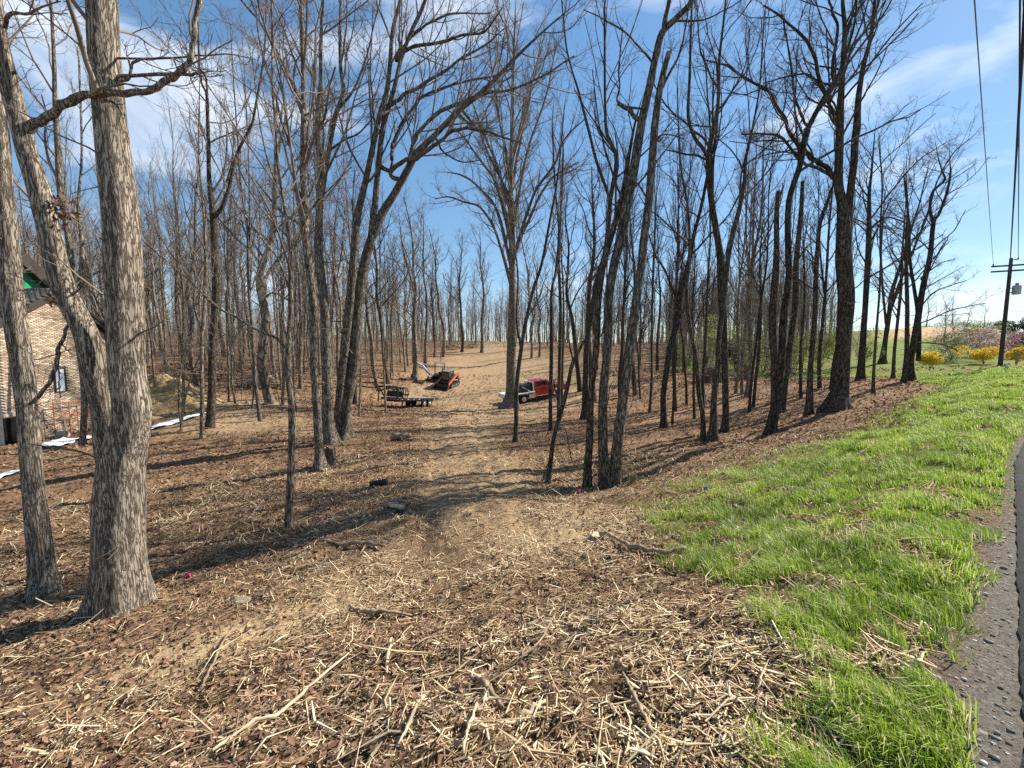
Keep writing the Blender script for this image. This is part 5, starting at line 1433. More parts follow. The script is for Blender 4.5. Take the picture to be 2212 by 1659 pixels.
for q in brk:
    if q in ms:
        v = rb.choice([0, 1, 1, 2, 2, 3, 3, 4, 5])
        link('brick', bm4[v], house, (q[0], -0.03 + rb.uniform(-0.004, 0.004), q[2]))
    else:
        VL.append(bxv(q[0], q[1], -0.03 + rb.uniform(-0.003, 0.003), 0.019, q[2], q[2] + 0.057)); QL.append(BF + n); n += 8; RL += [brickrnd()] * 8
tag(link('bricks', mesh_np('bricks', np.concatenate(VL), np.concatenate(QL), None, M['brick'], False, {'rnd': np.array(RL)}), house), kind='stuff')
wf = MB(); cxw = (wx0 + wx1) / 2; czw = (wz0 + wz1) / 2
wf.box((wx0 + 0.02, -0.02, czw), (0.04, 0.07, wz1 - wz0)).box((wx1 - 0.02, -0.02, czw), (0.04, 0.07, wz1 - wz0)).box((cxw, -0.02, wz1 - 0.02), (wx1 - wx0 - 0.08, 0.07, 0.04)).box((cxw, -0.025, wz0 + 0.02), (wx1 - wx0 - 0.08, 0.10, 0.04))
wo = wf.build('window', M['fascia'], house)
MB().box((cxw, 0.008, czw), (wx1 - wx0 - 0.08, 0.015, wz1 - wz0 - 0.08)).build('pane', plain('film_covered_glass', (0.62, 0.68, 0.74), 0.25, 0.6, var=0.18, scale=3), wo)
MB().box(((xl + ox1) / 2, 0.003, (zb + oz1) / 2), (ox1 - xl, 0.02, oz1 - zb)).build('opening_shade_panel', M['black'], house)  # flat black panel paints the unlit inside of the crawl opening
MB().box(((xl + ox1) / 2, -0.055, oz1 + 0.10), (ox1 - xl + 0.1, 0.04, 0.16)).build('lintel', M['mortar'], house)
k = (ze - zp) / abs(xl - xp)
for sgn in (-1, 1):
    xe = xp + sgn * ((xr - xl) / 2 + 0.35); ez = zp + k * abs(xe - xp)
    MB().prism([(xp, zp + 0.22), (xe, ez + 0.22), (xe, ez + 0.36), (xp, zp + 0.38)], 'y', -0.38, 10.2).build('roof', M['fascia'], house)
    MB().prism([(xp, zp + 0.0), (xe, ez + 0.0), (xe, ez + 0.22), (xp, zp + 0.22)], 'y', -0.34, -0.30).build('fascia_board', M['fascia'], house)
    MB().prism([(xp, zp - 0.02), (xe, ez - 0.02), (xe, ez + 0.22), (xp, zp + 0.22)], 'y', 0.0, 10.1).build('soffit', M['fascia'], house)
# camera-facing slope laid with single shingles
xe = xp - ((xr - xl) / 2 + 0.35); ez = zp + k * abs(xe - xp)
sl = sqrt((xp - xe) ** 2 + (zp - ez) ** 2); al = atan2(zp - ez, xp - xe)
sm = [mesh_np('shingle', bxv(0, 0.17, 0, 0.295, 0.0, 0.014), BF, None, M['shingle'], False, {'rnd': np.full(8, v)}) for v in (0.1, 0.4, 0.6, 0.9)]
sh = []
for r_ in range(int(sl / 0.14)):
    y_ = -0.38 + (r_ % 2) * 0.15
    while y_ < 9.8: sh.append((y_, r_)); y_ += 0.305
vis = sorted(sh, key=lambda q: q[0])[:300]; vset = set(vis)
VL = []; QL = []; RL = []; n = 0
for q in sh:
    s_ = q[1] * 0.14
    xx = xe + cos(al) * s_ - sin(al) * 0.012; zz = ez + 0.37 + sin(al) * s_ + 0.012 + rb.uniform(0, 0.004)
    if q in vset:
        o = link('shingle', sm[rb.randrange(4)], house, (xx, q[0], zz)); o.rotation_euler = (0, -(al - 0.05), 0)
    else:
        v = bxv(0, 0.17, 0, 0.295, 0, 0.014); c, s2 = cos(al - 0.05), sin(al - 0.05)
        v = np.stack([v[:, 0] * c - v[:, 2] * s2 + xx, v[:, 1] + q[0], v[:, 0] * s2 + v[:, 2] * c + zz], -1)
        VL.append(v); QL.append(BF + n); n += 8; RL += [rb.random()] * 8
tag(link('shingles', mesh_np('shingles', np.concatenate(VL), np.concatenate(QL), None, M['shingle'], False, {'rnd': np.array(RL)}), house), kind='stuff')
# upper gable still in green sheathing
X2 = 27.5
def u2(px, py):
    rx, rz = ray(px, py); y_ = X2 / abs(rx); return (y_ - 20.0, EYE + rz * y_ - HO.z)
MB().prism([u2(-60, 650), u2(98, 650), u2(98, 626), u2(26, 562), u2(-60, 630)], 'y', X2 - XW, X2 - XW + 0.1).build('gable_wall', plain('green_sheathing', (0.02, 0.30, 0.14), 0.7, 0.3), house)
MB().prism([u2(26, 562), u2(104, 632), u2(104, 604), u2(26, 534)], 'y', X2 - XW - 0.4, X2 - XW + 4).build('upper_roof', M['fascia'], house)
MB().prism([u2(26, 562), u2(26, 534), u2(-66, 608), u2(-66, 636)], 'y', X2 - XW - 0.4, X2 - XW + 4).build('upper_roof', M['fascia'], house)
tag(house, 'unfinished tan brick house with a grey shingle roof, half hidden behind the left trunks', 'house')

# scaffold, trestle and blocks along the wall
M['red_steel'] = plain('red_scaffold_paint', (0.45, 0.10, 0.05), 0.6, 0.4)
def by_wall(px, off):
    x = -(XW - off); y = (XW - off) / abs(ray(px, 900)[0]); return Vector((x, y, g1(x, y)))
def scaffold():
    p = by_wall(158, 0.75)
    root = empty('scaffold', p, radians(90))
    for i, (xx, yy) in enumerate([(-0.5, 0), (1.0, 0)]):
        f = MB()
        for s in (-0.4, 0.4): f.bar((xx, yy + s, -0.1), (xx, yy + s, 1.75), 0.035, n=8)
        for z_ in (0.35, 0.85, 1.3, 1.72): f.bar((xx, yy - 0.4, z_), (xx, yy + 0.4, z_), 0.025, n=6)
        f.build('end_frame', M['red_steel'], root)
    for s in (-0.4, 0.4):
        c = MB()
        c.bar((-0.5, s, 0.3), (1.0, s, 1.5), 0.025, n=6).bar((-0.5, s, 1.5), (1.0, s, 0.3), 0.025, n=6)
        c.bar((-0.5, s, 1.7), (1.0, s, 1.7), 0.04, n=6).bar((-0.5, s, 1.05), (1.0, s, 1.05), 0.03, n=6)
        c.build('cross_brace', M['red_steel'], root)
    MB().box((0.3, 0.0, 0.40), (2.2, 0.3, 0.05)).build('plank', M['wood'], root)
    tag(root, 'small red steel scaffold frame standing against the brick wall', 'scaffold')
scaffold()
def trestle():
    p = by_wall(112, 1.1); root = empty('trestle', p, 1.2)
    for s in (-0.4, 0.4):
        l = MB(); l.bar((s, -0.25, -0.05), (s, 0, 0.95), 0.05).bar((s, 0.25, -0.05), (s, 0, 0.95), 0.05); l.build('leg', M['wood'], root)
    MB().bar((-0.6, 0, 0.97), (0.6, 0, 0.97), 0.09, 0.06).build('top_beam', M['wood'], root)
    tag(root, 'wooden sawhorse at the foot of the brick wall', 'trestle')
    q = by_wall(135, 0.6)
    o = MB().bar((0, 0, 0.02), (-0.5, -1.3, 1.35), 0.04, 0.12).build('leaning_board', M['wood'], None, loc=q)
    tag(o, 'long board propped at a slant against the brick wall near the sawhorse', 'board')
trestle()
cb = plain('concrete_block', (0.33, 0.30, 0.26), 0.95, 0.1)
for i, (x, y, dz, lb) in enumerate([(132, 935, 0, 'grey block lying lowest of three by the scaffold'), (147, 934, 0, 'grey block lying right under the scaffold plank'), (136, 930, 0.2, 'grey block sitting on top of the other two by the scaffold')]):
    p = by_wall(x, 1.5); z0 = p.z
    o = MB().box((0, 0.03, 0.1), (0.40, 0.03, 0.2)).box((0, 0.17, 0.1), (0.40, 0.03, 0.2)).box((-0.185, 0.1, 0.1), (0.03, 0.11, 0.2)).box((0, 0.1, 0.1), (0.03, 0.11, 0.2)).box((0.185, 0.1, 0.1), (0.03, 0.11, 0.2)).build('concrete_block', cb, None, loc=(p.x, p.y, z0 + dz)); o.rotation_euler = (0, 0, 1.2 + i)
    tag(o, lb, 'block', 'concrete blocks by the scaffold')

# white ground sheeting
def ribbon(name, nodes, wd, mat, label, cat, seed):
    pts = [hit(x, y) for x, y in nodes]
    P_, _ = smooth_path([tuple(p) for p in pts], [1] * len(pts), 14)
    rng = np.random.default_rng(seed); V = []; nx = 9
    for i in range(len(P_)):
        a = P_[max(i - 1, 0)]; c = P_[min(i + 1, len(P_) - 1)]
        d = unit((c - a)[None])[0]; nn = np.array([-d[1], d[0], 0])
        w_ = wd * (0.8 + 0.4 * vnoise(np.array([i * 0.12]), np.array([seed * 3.0]), 2)[0])
        for j in range(nx):
            q = P_[i] + nn * (j / (nx - 1) - 0.5) * w_
            V.append((q[0], q[1], surf(np.array([q[0]]), np.array([q[1]]))[0] + 0.03 + 0.13 * abs(vnoise(np.array([q[0] * 3.1]), np.array([q[1] * 3.1]), 4)[0])))
    V = np.array(V); m_ = len(P_); ii = np.arange(m_ * nx).reshape(m_, nx)
    Q_ = np.stack([ii[:-1, :-1], ii[:-1, 1:], ii[1:, 1:], ii[1:, :-1]], -1).reshape(-1, 4)
    o = link(name, mesh_np(name, V, Q_, None, mat, False))
    s_ = o.modifiers.new('thickness', 'SOLIDIFY'); s_.thickness = 0.01
    return tag(o, label, cat)
M['film'] = plain('white_film', (0.78, 0.80, 0.84), 0.45, 0.4, var=0.08)
ribbon('plastic_sheet', [(106, 968), (150, 955), (200, 946), (260, 938), (320, 930), (370, 915), (410, 905), (442, 896)], 0.85, M['film'], 'long strip of white plastic sheeting on the ground between house lot and woods', 'sheeting', 3)
ribbon('plastic_sheet', [(-60, 1056), (-10, 1038), (20, 1028), (44, 1019)], 0.3, M['film'], 'short end of white sheeting on the ground at the left picture edge', 'sheeting', 4)

# tan dirt mound
def heap(name, px, py, wpx, hpx, mat, seed, label, cat, D=None, ry=0.7):
    p = hit(px, py) if D is None else Vector((ray(px, py)[0] * D, D, g1(ray(px, py)[0] * D, D)))
    k = p.y / FPX; W = wpx * k / 2; H = hpx * k
    nr_, na_ = 40, 110; V = []
    for i in range(nr_):
        f = i / (nr_ - 1)
        for j in range(na_):
            a = 2 * pi * j / na_
            x = cos(a) * f * W; y = sin(a) * f * W * ry
            h = H * (1 - f ** 1.2) * (0.45 + 1.1 * (fbm(np.array([x * 0.6 + seed]), np.array([y * 0.6]), 3, seed)[0])) + (fbm(np.array([x * 3.5]), np.array([y * 3.5]), 4, seed + 3)[0] - 0.5) * 0.45 * min(1, (1 - f) * 3) * min(1, H)
            V.append((x, y, g1(p.x + x, p.y + y) - p.z + h - 0.12 * f))
    ii = np.arange(nr_ * na_).reshape(nr_, na_)
    Q_ = np.stack([ii[:-1], ii[1:], np.roll(ii, -1, 1)[1:], np.roll(ii, -1, 1)[:-1]], -1).reshape(-1, 4)
    return tag(link(name, mesh_np(name, np.array(V), Q_, None, mat, True), None, p), label, cat)
def earth(name, a, b_, sc=3.0):
    m, nt, b = newmat(name, 0.97, 0.08)
    t = nt.nodes.new('ShaderNodeTexCoord'); n = noise(nt, sc, 8, 0.7, t.outputs['Object'], 0.5)
    r = ramp(nt, [(0.35, a), (0.65, b_)]); nt.links.new(n.outputs['Fac'], r.inputs['Fac']); nt.links.new(r.outputs['Color'], b.inputs['Base Color'])
    bump(nt, b, n.outputs['Fac'], 1.0, 0.12); return m
M['dirt'] = earth('ochre_dirt', (0.22, 0.135, 0.06), (0.52, 0.37, 0.19))
M['dark_soil'] = earth('dark_soil', (0.05, 0.03, 0.018), (0.17, 0.10, 0.055))
heap('dirt_mound', 352, 880, 240, 62, M['dirt'], 3, 'big mound of ochre dirt behind the pale-barked young tree', 'dirt pile', D=27)
heap('dirt_mound', 300, 915, 120, 18, M['dirt'], 4, 'low spread of ochre dirt in front of the big mound', 'dirt pile', D=22.5)

# ------------------------------------------------------------------ brush piles, stumps, logs
def log_path(p, d, L, r, seed, n=5, bend=0.08):
    rng = np.random.default_rng(seed); P = [np.array(p, float)]; d = np.array(d, float); d /= np.linalg.norm(d)
    for i in range(n - 1):
        P.append(P[-1] + d * L / (n - 1)); d = d + rng.normal(0, bend, 3) * [1, 1, 0.4]; d /= np.linalg.norm(d)
    return np.array(P), r * np.linspace(1, 0.72, n)
def capped_tube(g, P, R, sides=8):
    P = np.concatenate([[P[0]], P, [P[-1]]]); R = np.concatenate([[0.001], R, [0.001]])
    g.add(*tubes(P[None] + 0.0, R[None], sides))
def brush_pile(px, py, wpx, hpx, label, seed, n=70, D=None, mats=('wood', 'twig'), nlog=7):
    p = hit(px, py) if D is None else Vector((ray(px, py)[0] * D, D, g1(ray(px, py)[0] * D, D)))
    k = p.y / FPX; W = wpx * k / 2; H = hpx * k
    root = empty('brush_pile', p); rng = np.random.default_rng(seed)
    for i in range(nlog):
        a = rng.uniform(-0.5, 0.5) + (pi if rng.random() < 0.5 else 0)
        x, y = rng.uniform(-0.6, 0.6) * W, rng.uniform(-0.5, 0.5) * W * 0.6
        L = rng.uniform(0.5, 1.1) * W
        g = Geo(); P_, R_ = log_path((x - cos(a) * L / 2, y - sin(a) * L / 2, g1(p.x + x, p.y + y) - p.z + 0.1 + H * 0.7 * rng.random() * (1 - abs(x) / W)), (cos(a), sin(a) * 0.6, rng.normal(0, 0.08)), L, rng.uniform(0.05, 0.14), seed + i)
        capped_tube(g, P_, R_, 8)
        link('log', g.mesh('log', M['wood_pale' if rng.random() < 0.45 else 'wood']), root)
    g = Geo(); PL = []; RL_ = []
    for i in range(n):
        a = rng.uniform(0, 2 * pi); x, y = rng.normal(0, 0.42) * W, rng.normal(0, 0.3) * W
        L = rng.uniform(0.3, 0.9) * W
        z_ = g1(p.x + x, p.y + y) - p.z + 0.03 + H * max(0, 1 - abs(x) / W) * rng.random()
        P_, R_ = log_path((x - cos(a) * L / 2, y - sin(a) * L / 2, z_), (cos(a), sin(a), rng.normal(0, 0.16)), L, rng.uniform(0.01, 0.035), seed * 7 + i, 4, 0.14)
        PL.append(P_); RL_.append(R_)
    PL = np.array(PL); RL_ = np.array(RL_); g.add(*tubes(PL, RL_, 4))
    P1, R1 = sprout(PL, RL_, 4, 0.2, 0.95, 0.6, 0.2, 0.4, 3, 0.02, 0.2, rmin=0.005, rng=rng); g.add(*tubes(P1, R1, 3))
    tag(link('sticks', g.mesh('sticks', M['twig']), root), kind='stuff')
    tag(root, label, 'brush pile')
brush_pile(560, 838, 120, 38, 'big tangled pile of cut branches on the left, behind the pale stout tree', 1, n=130, D=33, nlog=10)
brush_pile(978, 748, 46, 16, 'pile of pale cut logs on the ridge at the top left of the slope', 2, n=40, D=78, nlog=9)
brush_pile(1022, 745, 40, 12, 'dark low brush heap on the ridge beside the pale log pile', 3, n=50, D=80, nlog=3)
brush_pile(1540, 815, 110, 34, 'heap of logs and uprooted stumps in the right-hand woods', 4, n=70, D=40, nlog=12)
brush_pile(1690, 818, 80, 22, 'low tangle of branches right of the uprooted stumps', 5, n=70, D=41, nlog=5)
brush_pile(850, 1108, 60, 20, 'small heap of torn twigs at the left side of the track', 6, n=60, D=None, nlog=2)
brush_pile(870, 950, 60, 14, 'scatter of broken branches on the track behind the twig heap', 7, n=50, D=None, nlog=3)
heap('root_mound', 1545, 822, 70, 34, M['dark_soil'], 9, 'dark earth-caked root ball under the heap of stumps', 'root ball', D=39.4)
heap('root_mound', 1612, 822, 50, 26, M['dark_soil'], 10, 'smaller reddish root ball right of the large one', 'root ball', D=39.4)
def stump(px, py, wpx, hpx, label, seed, mat='bark', D=None):
    p = hit(px, py); k = p.y / FPX; r = wpx * k / 2; H = hpx * k
    root = empty('stump', p); ns = 22; rng = np.random.default_rng(seed); V = []
    zs = [-0.25, 0, 0.12, 0.3, 0.6, 0.85, 1.0]; rs = [1.5, 1.35, 1.1, 0.95, 0.85, 0.82, 0.8]
    for z_, r_ in zip(zs, rs):
        for j in range(ns):
            a = 2 * pi * j / ns
            q = r * r_ * (1 + 0.16 * sin(3 * a + seed) + 0.09 * sin(7 * a))
            V.append((cos(a) * q, sin(a) * q, z_ * H + (H * 0.25 * rng.random() if z_ == 1.0 else 0)))
    V = np.array(V); m_ = len(zs); ii = np.arange(m_ * ns).reshape(m_, ns)
    Q_ = np.stack([ii[:-1], np.roll(ii, -1, 1)[:-1], np.roll(ii, -1, 1)[1:], ii[1:]], -1).reshape(-1, 4)
    link('trunk', mesh_np('stump', V, Q_, None, M[mat], True), root)
    V2 = np.concatenate([V[-ns:] * [0.97, 0.97, 1], [[0, 0, H * 0.95]]]); T_ = np.array([(j, (j + 1) % ns, ns) for j in range(ns)])
    link('cut_face', mesh_np('cut_face', V2, None, T_, M['wood_pale']), root)
    tag(root, label, 'stump')
stump(714, 1003, 24, 34, 'rotten broken stump beside the mossy upright tree left of the track', 2)
stump(1290, 1163, 34, 8, 'splintered stump with torn fibres at the end of the bent log', 3, 'wood')
def lone_log(name, nodes, label, cat, mat, lift=0.03, side=None):
    P_ = []; R_ = []
    for (x, y, w_) in nodes:
        p = hit(x, y); r = w_ * p.y / FPX / 2; z = surf(np.array([p.x]), np.array([p.y]))[0]
        P_.append((p.x, p.y, z + r * 0.8 + lift)); R_.append(r)
    b0 = np.array(P_[0]); path, rad = smooth_path(np.array(P_) - b0, R_, 5)
    rq = np.random.default_rng(len(label)); rad = rad * 0.72 * (1 + 0.22 * rq.normal(size=len(rad))); path = path + rq.normal(size=path.shape) * rad[:, None] * 0.35
    g = Geo(); capped_tube(g, path, rad, 9)
    return tag(link(name, g.mesh(name, M[mat]), None, b0), label, cat)
lone_log('log', [(1285, 1152, 9), (1310, 1166, 11), (1345, 1183, 12), (1390, 1196, 13), (1440, 1198, 12), (1480, 1192, 9)], 'long bent grey log lying at the edge of the grass', 'log', 'wood')
lone_log('branch', [(1015, 1462, 10), (1040, 1490, 14), (1062, 1515, 15), (1085, 1537, 10)], 'split dark piece of branch in the bottom middle of the chips', 'branch', 'wood')
lone_log('branch', [(1345, 1482, 8), (1365, 1510, 13), (1385, 1545, 13), (1410, 1590, 6)], 'splintered branch pointing down right in the foreground chips', 'branch', 'wood')
lone_log('branch', [(1075, 1600, 6), (1110, 1570, 14), (1150, 1550, 17), (1180, 1532, 12)], 'thick pale debarked branch piece in the bottom centre', 'branch', 'wood_pale')
lone_log('branch', [(860, 1625, 5), (885, 1580, 11), (905, 1530, 12), (922, 1500, 8)], 'long pale torn strip standing out in the chips left of bottom centre', 'branch', 'wood_pale')
lone_log('branch', [(1000, 1659, 9), (1012, 1620, 11), (1030, 1560, 10)], 'pale split stick near the bottom edge right beside the torn strip', 'branch', 'wood_pale')
lone_log('branch', [(460, 1655, 9), (540, 1590, 12), (610, 1555, 12), (680, 1480, 8), (760, 1420, 4)], 'very long pale pole lying diagonally across the lower left foreground', 'branch', 'wood_pale')
lone_log('branch', [(436, 1482, 5), (455, 1445, 7), (480, 1400, 8), (500, 1370, 6)], 'reddish bark-covered stick beside the light sawdust patch', 'branch', 'wood')
lone_log('branch', [(755, 1322, 9), (790, 1330, 14), (830, 1330, 11), (890, 1324, 4)], 'orange-brown rotten wood lying left of the middle foreground', 'branch', 'wood')
lone_log('branch', [(690, 1170, 6), (740, 1178, 10), (790, 1182, 10), (835, 1188, 7)], 'dark branch lying across the shaded edge of the track', 'branch', 'wood')
lone_log('branch', [(845, 1395, 8), (842, 1420, 9), (835, 1460, 8)], 'short pale bent stick in the left middle of the chips', 'branch', 'wood_pale')
lone_log('branch', [(1200, 1362, 4), (1218, 1335, 5), (1222, 1310, 4)], 'short dark stick pointing up in the middle foreground', 'branch', 'wood')
lone_log('branch', [(1120, 1437, 4), (1165, 1395, 6), (1200, 1330, 5)], 'thin bent stick lying in the middle of the chips', 'branch', 'wood')
lone_log('branch', [(1350, 1640, 6), (1358, 1600, 7), (1362, 1560, 5)], 'upright pale splinter at the bottom right of the chips', 'branch', 'wood_pale')
lone_log('branch', [(1690, 1230, 7), (1700, 1195, 5), (1706, 1172, 3)], 'short dead stub sticking out of the grass by the chips', 'branch', 'wood')
# ------------------------------------------------------------------ machines
M['red'] = plain('red_paint', (0.42, 0.012, 0.016), 0.3, 0.5, var=0.12, coat=0.7)
M['white'] = plain('white_paint', (0.74, 0.74, 0.72), 0.4, 0.5, var=0.15)
M['blackp'] = plain('black_paint', (0.02, 0.02, 0.022), 0.45, 0.5, var=0.4)
M['greyp'] = plain('grey_paint', (0.16, 0.16, 0.16), 0.55, 0.4, var=0.3)
M['orange'] = plain('orange_paint', (0.62, 0.13, 0.055), 0.4, 0.5, var=0.2)
M['tyre'] = plain('rubber', (0.025, 0.024, 0.023), 0.9, 0.2, var=0.3)
M['metal'] = plain('bright_metal', (0.62, 0.62, 0.62), 0.3, 0.5, metal=0.9, var=0.2)
M['glass'] = plain('dark_glass', (0.02, 0.024, 0.028), 0.06, 0.8, var=0.1)
M['deckwood'] = plain('deck_wood', (0.28, 0.25, 0.21), 0.9, 0.1, var=0.5)
M['tape'] = plain('reflective_tape', (0.7, 0.66, 0.64), 0.4, 0.5, var=0.1)
M['tape_red'] = plain('red_reflective_tape', (0.5, 0.03, 0.03), 0.4, 0.5, var=0.1)
M['lamp'] = plain('lamp_lens', (0.8, 0.8, 0.78), 0.15, 0.6, var=0.1)
M['amber'] = plain('amber_lens', (0.8, 0.3, 0.03), 0.2, 0.6, var=0.1)
def wheel(root, x, y, r, w, name='wheel', dual=False):
    o = MB().ring((x, y - w / 2, r), 'y', [(0, r * 0.62), (0.0, r * 0.93), (w * 0.12, r), (w * 0.88, r), (w, r * 0.93), (w, r * 0.62)], 28).build(name, M['tyre'], root, smooth=False)
    sg = -1 if y < 0 else 1
    h = MB().ring((x, y + sg * (w / 2 + 0.005) - (0.03 if sg > 0 else -0.0), r), 'y', [(0, r * 0.58), (0.03, r * 0.58)], 20)
    h.ring((x, y + sg * (w / 2 + 0.01), r), 'y', [(-0.05, r * 0.2), (0.05, r * 0.2)], 12)
    h.build('rim', M['metal'], o)
    return o
def settle(root, pts, hz):
    """rest a machine on the slope: pitch and roll from the ground under its wheels"""
    x, y = root.location.x, root.location.y
    c, s = cos(hz), sin(hz)
    def gl(a, b_): return g1(x + c * a - s * b_, y + s * a + c * b_)
    (x0, x1), hw = pts
    zf = (gl(x1, -hw) + gl(x1, hw)) / 2; zr = (gl(x0, -hw) + gl(x0, hw)) / 2
    zl = (gl(x0, hw) + gl(x1, hw)) / 2; zrr = (gl(x0, -hw) + gl(x1, -hw)) / 2
    pitch = -atan2(zf - zr, x1 - x0); roll = atan2(zl - zrr, 2 * hw)
    z = zr - (zf - zr) / (x1 - x0) * x0
    root.location.z = z - 0.02
    root.rotation_euler = (roll, pitch, hz)
# ---- red flatbed pickup
p = hit(1132, 871); hz = radians(24)
truck = empty('flatbed_truck', (p.x - sin(hz) * -0.0 + 0.4 * -sin(hz) * -1 * 0 , p.y, p.z), hz)
off = Vector((-sin(hz), cos(hz), 0)) * 0.95
truck.location = p + off
settle(truck, ((0, 4.0), 0.9), hz)
bd = MB()
bd.prism([(1.22, 0.52), (3.45, 0.52), (3.5, 0.95), (3.62, 1.0), (4.46, 1.0), (4.6, 0.62), (4.95, 0.62), (5.0, 1.05), (4.93, 1.24), (4.5, 1.33), (3.42, 1.40), (3.3, 1.36), (1.22, 1.36)], 'y', -0.96, 0.96)
body = bd.build('body', M['red'], truck, bevel=0.05)
MB().prism([(1.24, 1.355), (3.42, 1.36), (2.72, 1.93), (2.35, 1.985), (1.5, 1.985), (1.3, 1.9)], 'y', -0.84, 0.84).build('cab_roof', M['red'], truck, bevel=0.06)
for s in (-1, 1):
    y0 = s * 0.848
    for nm, pl in (('side_window', [(1.42, 1.40), (2.02, 1.40), (2.02, 1.84), (1.5, 1.84)]), ('side_window', [(2.14, 1.40), (3.05, 1.40), (2.62, 1.82), (2.14, 1.84)])):
        MB().prism(pl, 'y', min(y0, y0 + s * 0.012), max(y0, y0 + s * 0.012)).build(nm, M['glass'], truck)
    for x0, x1 in ((1.3, 2.06), (2.1, 3.1)):
        d = MB().prism([(x0, 0.66), (x1, 0.66), (x1, 1.33), (x0, 1.33)], 'y', *sorted((s * 0.961, s * 0.975))).build('door', M['red'], truck, bevel=0.01)
        MB().box((x0 + 0.14, s * 0.985, 1.2), (0.16, 0.02, 0.035)).build('handle', M['blackp'], d)
    MB().box((3.02, s * 1.06, 1.42), (0.12, 0.16, 0.28)).build('mirror', M['blackp'], truck, bevel=0.02)
    MB().box((2.3, s * 0.95, 0.45), (2.0, 0.14, 0.05)).build('running_board', M['blackp'], truck)
    MB().box((4.93, s * 0.72, 1.05), (0.12, 0.32, 0.2)).build('headlight', M['lamp'], truck, bevel=0.02)
    wheel(truck, 4.05, s * 0.86, 0.42, 0.26)
    wheel(truck, 0, s * 0.95, 0.42, 0.26)
    wheel(truck, 0, s * 0.66, 0.42, 0.24)
    fd = MB()
    for k in range(9):
        a0, a1 = pi * (0.06 + k * 0.098), pi * (0.06 + (k + 1) * 0.098)
        fd.prism([(cos(a0) * 0.49, 0.42 + sin(a0) * 0.49), (cos(a1) * 0.49, 0.42 + sin(a1) * 0.49), (cos(a1) * 0.53, 0.42 + sin(a1) * 0.53), (cos(a0) * 0.53, 0.42 + sin(a0) * 0.53)], 'y', *sorted((s * 0.62, s * 1.12)))
    fd.build('fender', M['blackp'], truck)
    MB().box((0.86, s * 1.0, 0.62), (0.66, 0.28, 0.42)).build('tool_box', M['metal'], truck, bevel=0.02)
    MB().box((1.17, s * 0.9, 1.35), (0.09, 0.12, 1.1)).build('rack_post', M['white'], truck)
MB().prism([(2.80, 1.90), (3.42, 1.39), (3.44, 1.41), (2.82, 1.92)], 'y', -0.76, 0.76).build('windscreen', M['glass'], truck)
MB().box((5.02, 0, 0.95), (0.06, 1.0, 0.42)).build('grille', M['blackp'], truck)
MB().box((5.06, 0, 0.62), (0.16, 1.95, 0.22)).build('bumper', M['blackp'], truck, bevel=0.03)
gg = MB()
for yy in (-0.45, 0, 0.45): gg.bar((5.17, yy, 0.6), (5.17, yy, 1.3), 0.07, n=8)
gg.bar((5.17, -0.7, 1.3), (5.17, 0.7, 1.3), 0.07, n=8).bar((5.17, -0.7, 0.8), (5.17, 0.7, 0.8), 0.07, n=8)
gg.build('grille_guard', M['blackp'], truck)
rl = MB()
for yy in (-0.5, -0.25, 0, 0.25, 0.5): rl.box((2.5, yy, 2.0), (0.1, 0.08, 0.05))
tag(rl.build('roof_lights', M['lamp'], truck), kind='stuff')
MB().box((-0.25, 0, 0.98), (2.9, 2.3, 0.12)).build('flatbed', M['white'], truck, bevel=0.02)
MB().box((-1.72, 0, 0.80), (0.06, 2.3, 0.30)).build('rear_skirt', M['white'], truck)
MB().box((-1.0, 0, 0.66), (1.3, 0.9, 0.3)).build('frame_rail', M['blackp'], truck)
for s in (-1, 1):
    for k in (0.95, 0.7): MB().box((-1.758, s * k, 0.82), (0.02, 0.14, 0.12)).build('tail_light', M['tape_red'], truck)
MB().box((1.17, 0, 1.88), (0.09, 1.9, 0.1)).build('rack_beam', M['white'], truck)
# things carried on the bed
def on_truck(name, mb, mat, label, cat, bevel=0.02):
    o = mb.build(name, mat, None, bevel=bevel); o.location = truck.location; o.rotation_euler = truck.rotation_euler
    return tag(o, label, cat)
on_truck('fuel_tank', MB().box((0.45, 0, 1.36), (1.25, 1.5, 0.62)).box((0.45, 0, 1.69), (0.8, 0.5, 0.05)), M['blackp'], 'black fuel and tool tank standing on the white flatbed behind the cab', 'tank', 0.05)
hp = MB(); rr_ = random.Random(3)
for k in range(16):
    a = (rr_.uniform(-0.5, 0.95), rr_.uniform(-0.6, 0.6), 1.72); hp.bar(a, (a[0] + rr_.uniform(-0.6, 0.4), a[1] + rr_.uniform(-0.4, 0.4), 1.75 + rr_.uniform(0.02, 0.3)), 0.05, n=5)
on_truck('tool_bundle', hp, M['wood'], 'untidy bundle of tools and chains heaped on the black tank', 'tools', 0)
on_truck('tie_down_strap', MB().bar((0.1, -0.79, 1.55), (0.75, -1.15, 1.06), 0.06, 0.02).ring((0.08, -0.79, 1.57), 'y', [(-0.03, 0.06), (0.03, 0.06)], 8), M['tape'], 'pale strap slanting down the side of the black tank', 'strap', 0)
tag(truck, 'red crew-cab pickup with a white flatbed, parked in the clearing behind the tall straight trunk', 'truck')

# ---- black gooseneck trailer, nose toward us and left
p = hit(864, 883); hzT = radians(180 + 66)
hv = Vector((cos(hzT), sin(hzT), 0)); lv = Vector((-sin(hzT), cos(hzT), 0))
trl = empty('gooseneck_trailer', p - lv * -1.0 * 1.0 * 0 , hzT)
